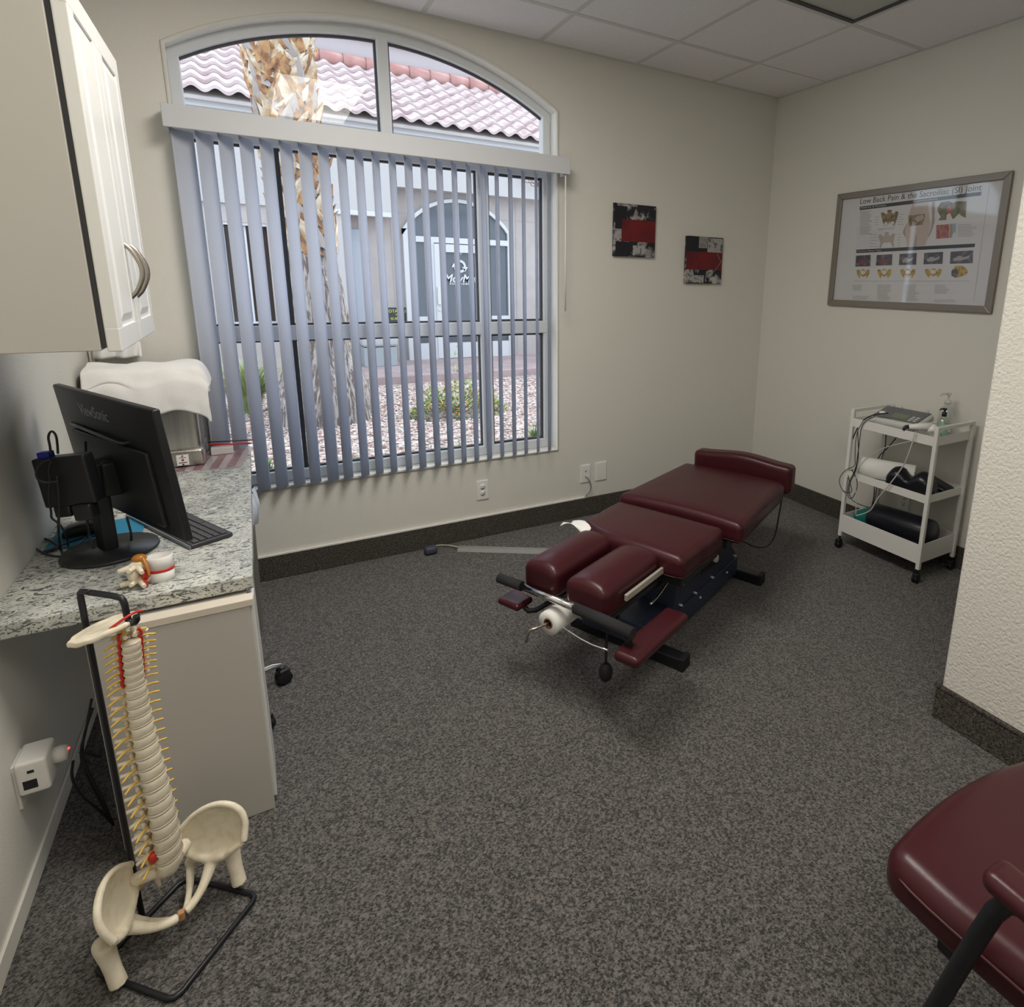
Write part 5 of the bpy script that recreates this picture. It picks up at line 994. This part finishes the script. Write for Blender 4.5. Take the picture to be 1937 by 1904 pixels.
b = B(FT); b.tube([(-.868, .10, bz - .02), (-.80, .08, .38), (-.70, .05, .372)], .010, 10, 1); b.tube([(-.868, -.06, bz - .008), (-.80, -.06, .38), (-.70, -.06, .372)], .010, 10, 1); b.build('bar_bracket', M_chrome, tt)
b = B(FT); b.rbox((-.905, -.262, .318), (-.815, -.158, .345), .012); ar = b.build('arm_rest', M_burg, tt); b = B(FT); b.tube([(-.85, -.19, .32), (-.84, -.15, .29), (-.78, -.10, .33), (-.70, -.06, .36)], .010, 8, 1); b.build('rest_bracket', M_blackm, ar)
b = B(FT); b.rbox((-.925, .272, .305), (-.568, .368, .345), .018, 12, lambda p, q: (p.x, p.y, p.z + q.x * -.02)); ar = b.build('arm_rest', M_burg, tt); b = B(FT); b.tube([(-.72, .30, .305), (-.74, .24, .25), (-.72, .14, .33), (-.66, .10, .365)], .013, 8, 1); b.build('rest_bracket', M_blackm, ar); b = B(FT); b.tube([(-.88, .31, bz - .01), (-.87, .30, .36), (-.86, .31, .315)], .012, 8); b.build('rest_bracket', M_blackm, ar)
b = B(FT); b.box((-.760, .208, .425), (-.405, .220, .449)); b.box((-.44, .216, .43), (-.405, .224, .447)); b.build('side_ruler', mat('ruler_aluminium', (.66, .64, .56), .35, .6), tt, bevel=.002)
b = B(FT); b.tube([(-.25, .20, .385), (-.20, .175, .345), (-.215, .175, .255)], .0045, 8, 1); b.tube([(-.42, .12, .22), (-.36, .125, .235), (-.235, .12, .275)], .005, 8, 1); b.tube([(.12, .20, .39), (.19, .17, .30)], .0045, 8); b.tube([(.02, .23, .42), (.03, .22, .37)], .006, 8); b.build('lever_rod', M_chrome, tt)
b = B(FT); b.ell((-.845, .195, .190), (.025, .025, .036)); pbu = b.build('pump_bulb', M_rub, tt); b = B(FT); b.tube([(-.78, .17, .37), (-.83, .19, .36), (-.845, .195, .30), (-.845, .195, .22)], .0048, 8, 1); b.build('bulb_hose', M_rub, pbu)
b = B(FT); b.tube([(.63, .30, .44), (.60, .30, .35), (.46, .33, .235), (.30, .32, .245), (.16, .26, .33), (.10, .22, .40)], .0045, 7, 2); b.build('foot_cable', M_black, tt)
rl = thing('face_paper_roll', 'white roll of face paper with cardboard core hung below the chrome handle bar', 'paper roll', TT(-.86, 0, .33)); Fr = FT @ Matrix.Translation((-.868, -.015, .352)) @ Matrix.Rotation(-PI / 2, 4, 'X') @ Matrix.Scale(1, 4)
b = B(FT); n_ = 28
def ann(b, r0, r1, v0, v1, cu, cz):
    R_ = []
    for r, v in ((r0, v0), (r1, v0), (r1, v1), (r0, v1), (r0, v0)): R_.append([(v, cu + r * math.cos(2 * PI * k / n_), cz + r * math.sin(2 * PI * k / n_)) for k in range(n_)])
    b.loft(R_, cap=False)
ann(b, .020, .044, -.895, -.690, -.020, .322); b.build('paper', M_paperw, rl); b = B(FT); ann(b, .0160, .0195, -.897, -.688, -.020, .322); b.build('core', M_card, rl)
b = B(FT); b.tube([(-.965, -.062, .270), (-.962, -.052, .318), (-.945, -.035, .322), (-.89, -.020, .322), (-.66, -.020, .322), (-.65, -.020, .365)], .0048, 8, 1); b.build('roll_rod', M_nick, tt); b = B(FT); b.tube([(-.90, .05, .335), (-.905, .16, .320), (-.90, .24, .322)], .004, 8, 1); b.build('wire_guide', M_chrome, tt)
b = B(FT)
def tis(i, j): return (-.505 + i * .09, -.285 + j * .13, .485 + .012 * math.sin(i * 6 + j * 4) + .018 * math.sin(j * 3.1) * (1 - i))
b = B(FT); b.grid(lambda i, j: tis(i, j), 12, 12); tag(b.build('face_paper', M_paperw, fix=False, solid=.002), 'crumpled sheet of white face paper sticking out beside the left head cushion', 'paper')
# ------------------------------------------------------------------ floor cord cover
cc = thing('floor_cord_cover', 'grey rubber floor cord cover lying along the carpet toward the table', 'cord cover', (-1.9, -.36, 0))
P0 = px(868, 1036, 2, .006); P1 = px(1040, 1041, 2, .006); dd = (P1 - P0).normalized(); P2 = P1 + dd * .45; s_ = Vector((-dd.y, dd.x, 0))
b = B(); b.loft([[P + s_ * a + Vector((0, 0, z - .006 + .001)) for a, z in ((-.038, 0), (-.015, .013), (.015, .013), (.038, 0))] for P in (P0, P1, P2)], sm=False); b.build('cover_strip', mat('rubber_grey', (.26, .26, .25), .6), cc)
b = B(); b.tube([P0 + Vector((0, 0, .004)), P0 - dd * .04 + Vector((0, 0, .012)), px(838, 1030, 2, .012), px(822, 1032, 2, .02)], .004, 7, 2); b.build('power_cord', mat('cord_beige', (.42, .40, .33), .5), cc)
o = px(815, 1039, 2, .026); b = B(); b.rbox(o - Vector((.036, .026, .024)), o + Vector((.034, .026, .022)), .018); b.build('plug_head', mat('plug_slate', (.05, .06, .09), .5), cc)
# ------------------------------------------------------------------ burgundy armchair at the right edge
ch = thing('reception_chair', 'burgundy vinyl chair with black metal frame cut off by the right edge', 'chair', (-1.95, -2.95, 0))
SZ = .455; FCH = Matrix.Translation((-2.02, -2.945, 0)) @ Matrix.Rotation(math.radians(-2), 4, 'Z')
b = B(FCH); b.rbox((-.262, -.235, SZ - .10), (.262, .225, SZ), .040, 18, lambda p, q: Vector((p.x * (1 - .16 * max(0, -q.y + .1) / .33), p.y + (.022 * (1 - (q.x / .26) ** 2) if q.y > 0 else 0), p.z + (.014 if q.z > 0 else 0) * (1 - (q.x / .262) ** 2)))); se = b.build('seat', M_burg, ch)
L_ = [(-.232, -.22), (-.243, -.10), (-.258, .06), (-.2635, .15), (-.258, .195), (-.235, .222), (-.15, .242), (0, .249), (.15, .242), (.235, .222), (.26, .19), (.262, .1), (.245, -.12)]
b = B(FCH); b.tube([(x, y, SZ - .034) for x, y in L_], .0032, 6, 1); b.build('piping', M_burg2, se)
b = B(FCH); b.rbox((-.23, -.32, .48), (.23, -.25, .90), .030, 12, lambda p, q: (p.x, p.y - (p.z - .48) * .18, p.z)); b.build('backrest', M_burg, ch)
for s_ in (-1, 1):
    x = s_ * .320
    b = B(FCH); b.tube([(x, .135, .010), (x, .075, .25), (x, .025, .50), (x - s_ * .004, .0, .612), (x - s_ * .004, -.03, .632), (x - s_ * .004, -.26, .632)], .0140, 12, 1); b.build('leg', M_blackm, ch)
    b = B(FCH); b.tube([(x, -.33, .010), (x, -.27, .40), (x - s_ * .03, -.33, .66)], .0140, 12, 1); b.build('leg', M_blackm, ch)
    b = B(FCH); b.rbox((x - .030, -.27, .632), (x + .030, .022, .668), .017, 10); b.build('arm_pad', M_burg, ch)
for yy in (-.16, .10): b = B(FCH); b.box((-.235, yy - .016, SZ - .128), (.235, yy + .016, SZ - .100)); b.build('cross_rail', M_blackm, ch, bevel=.003)
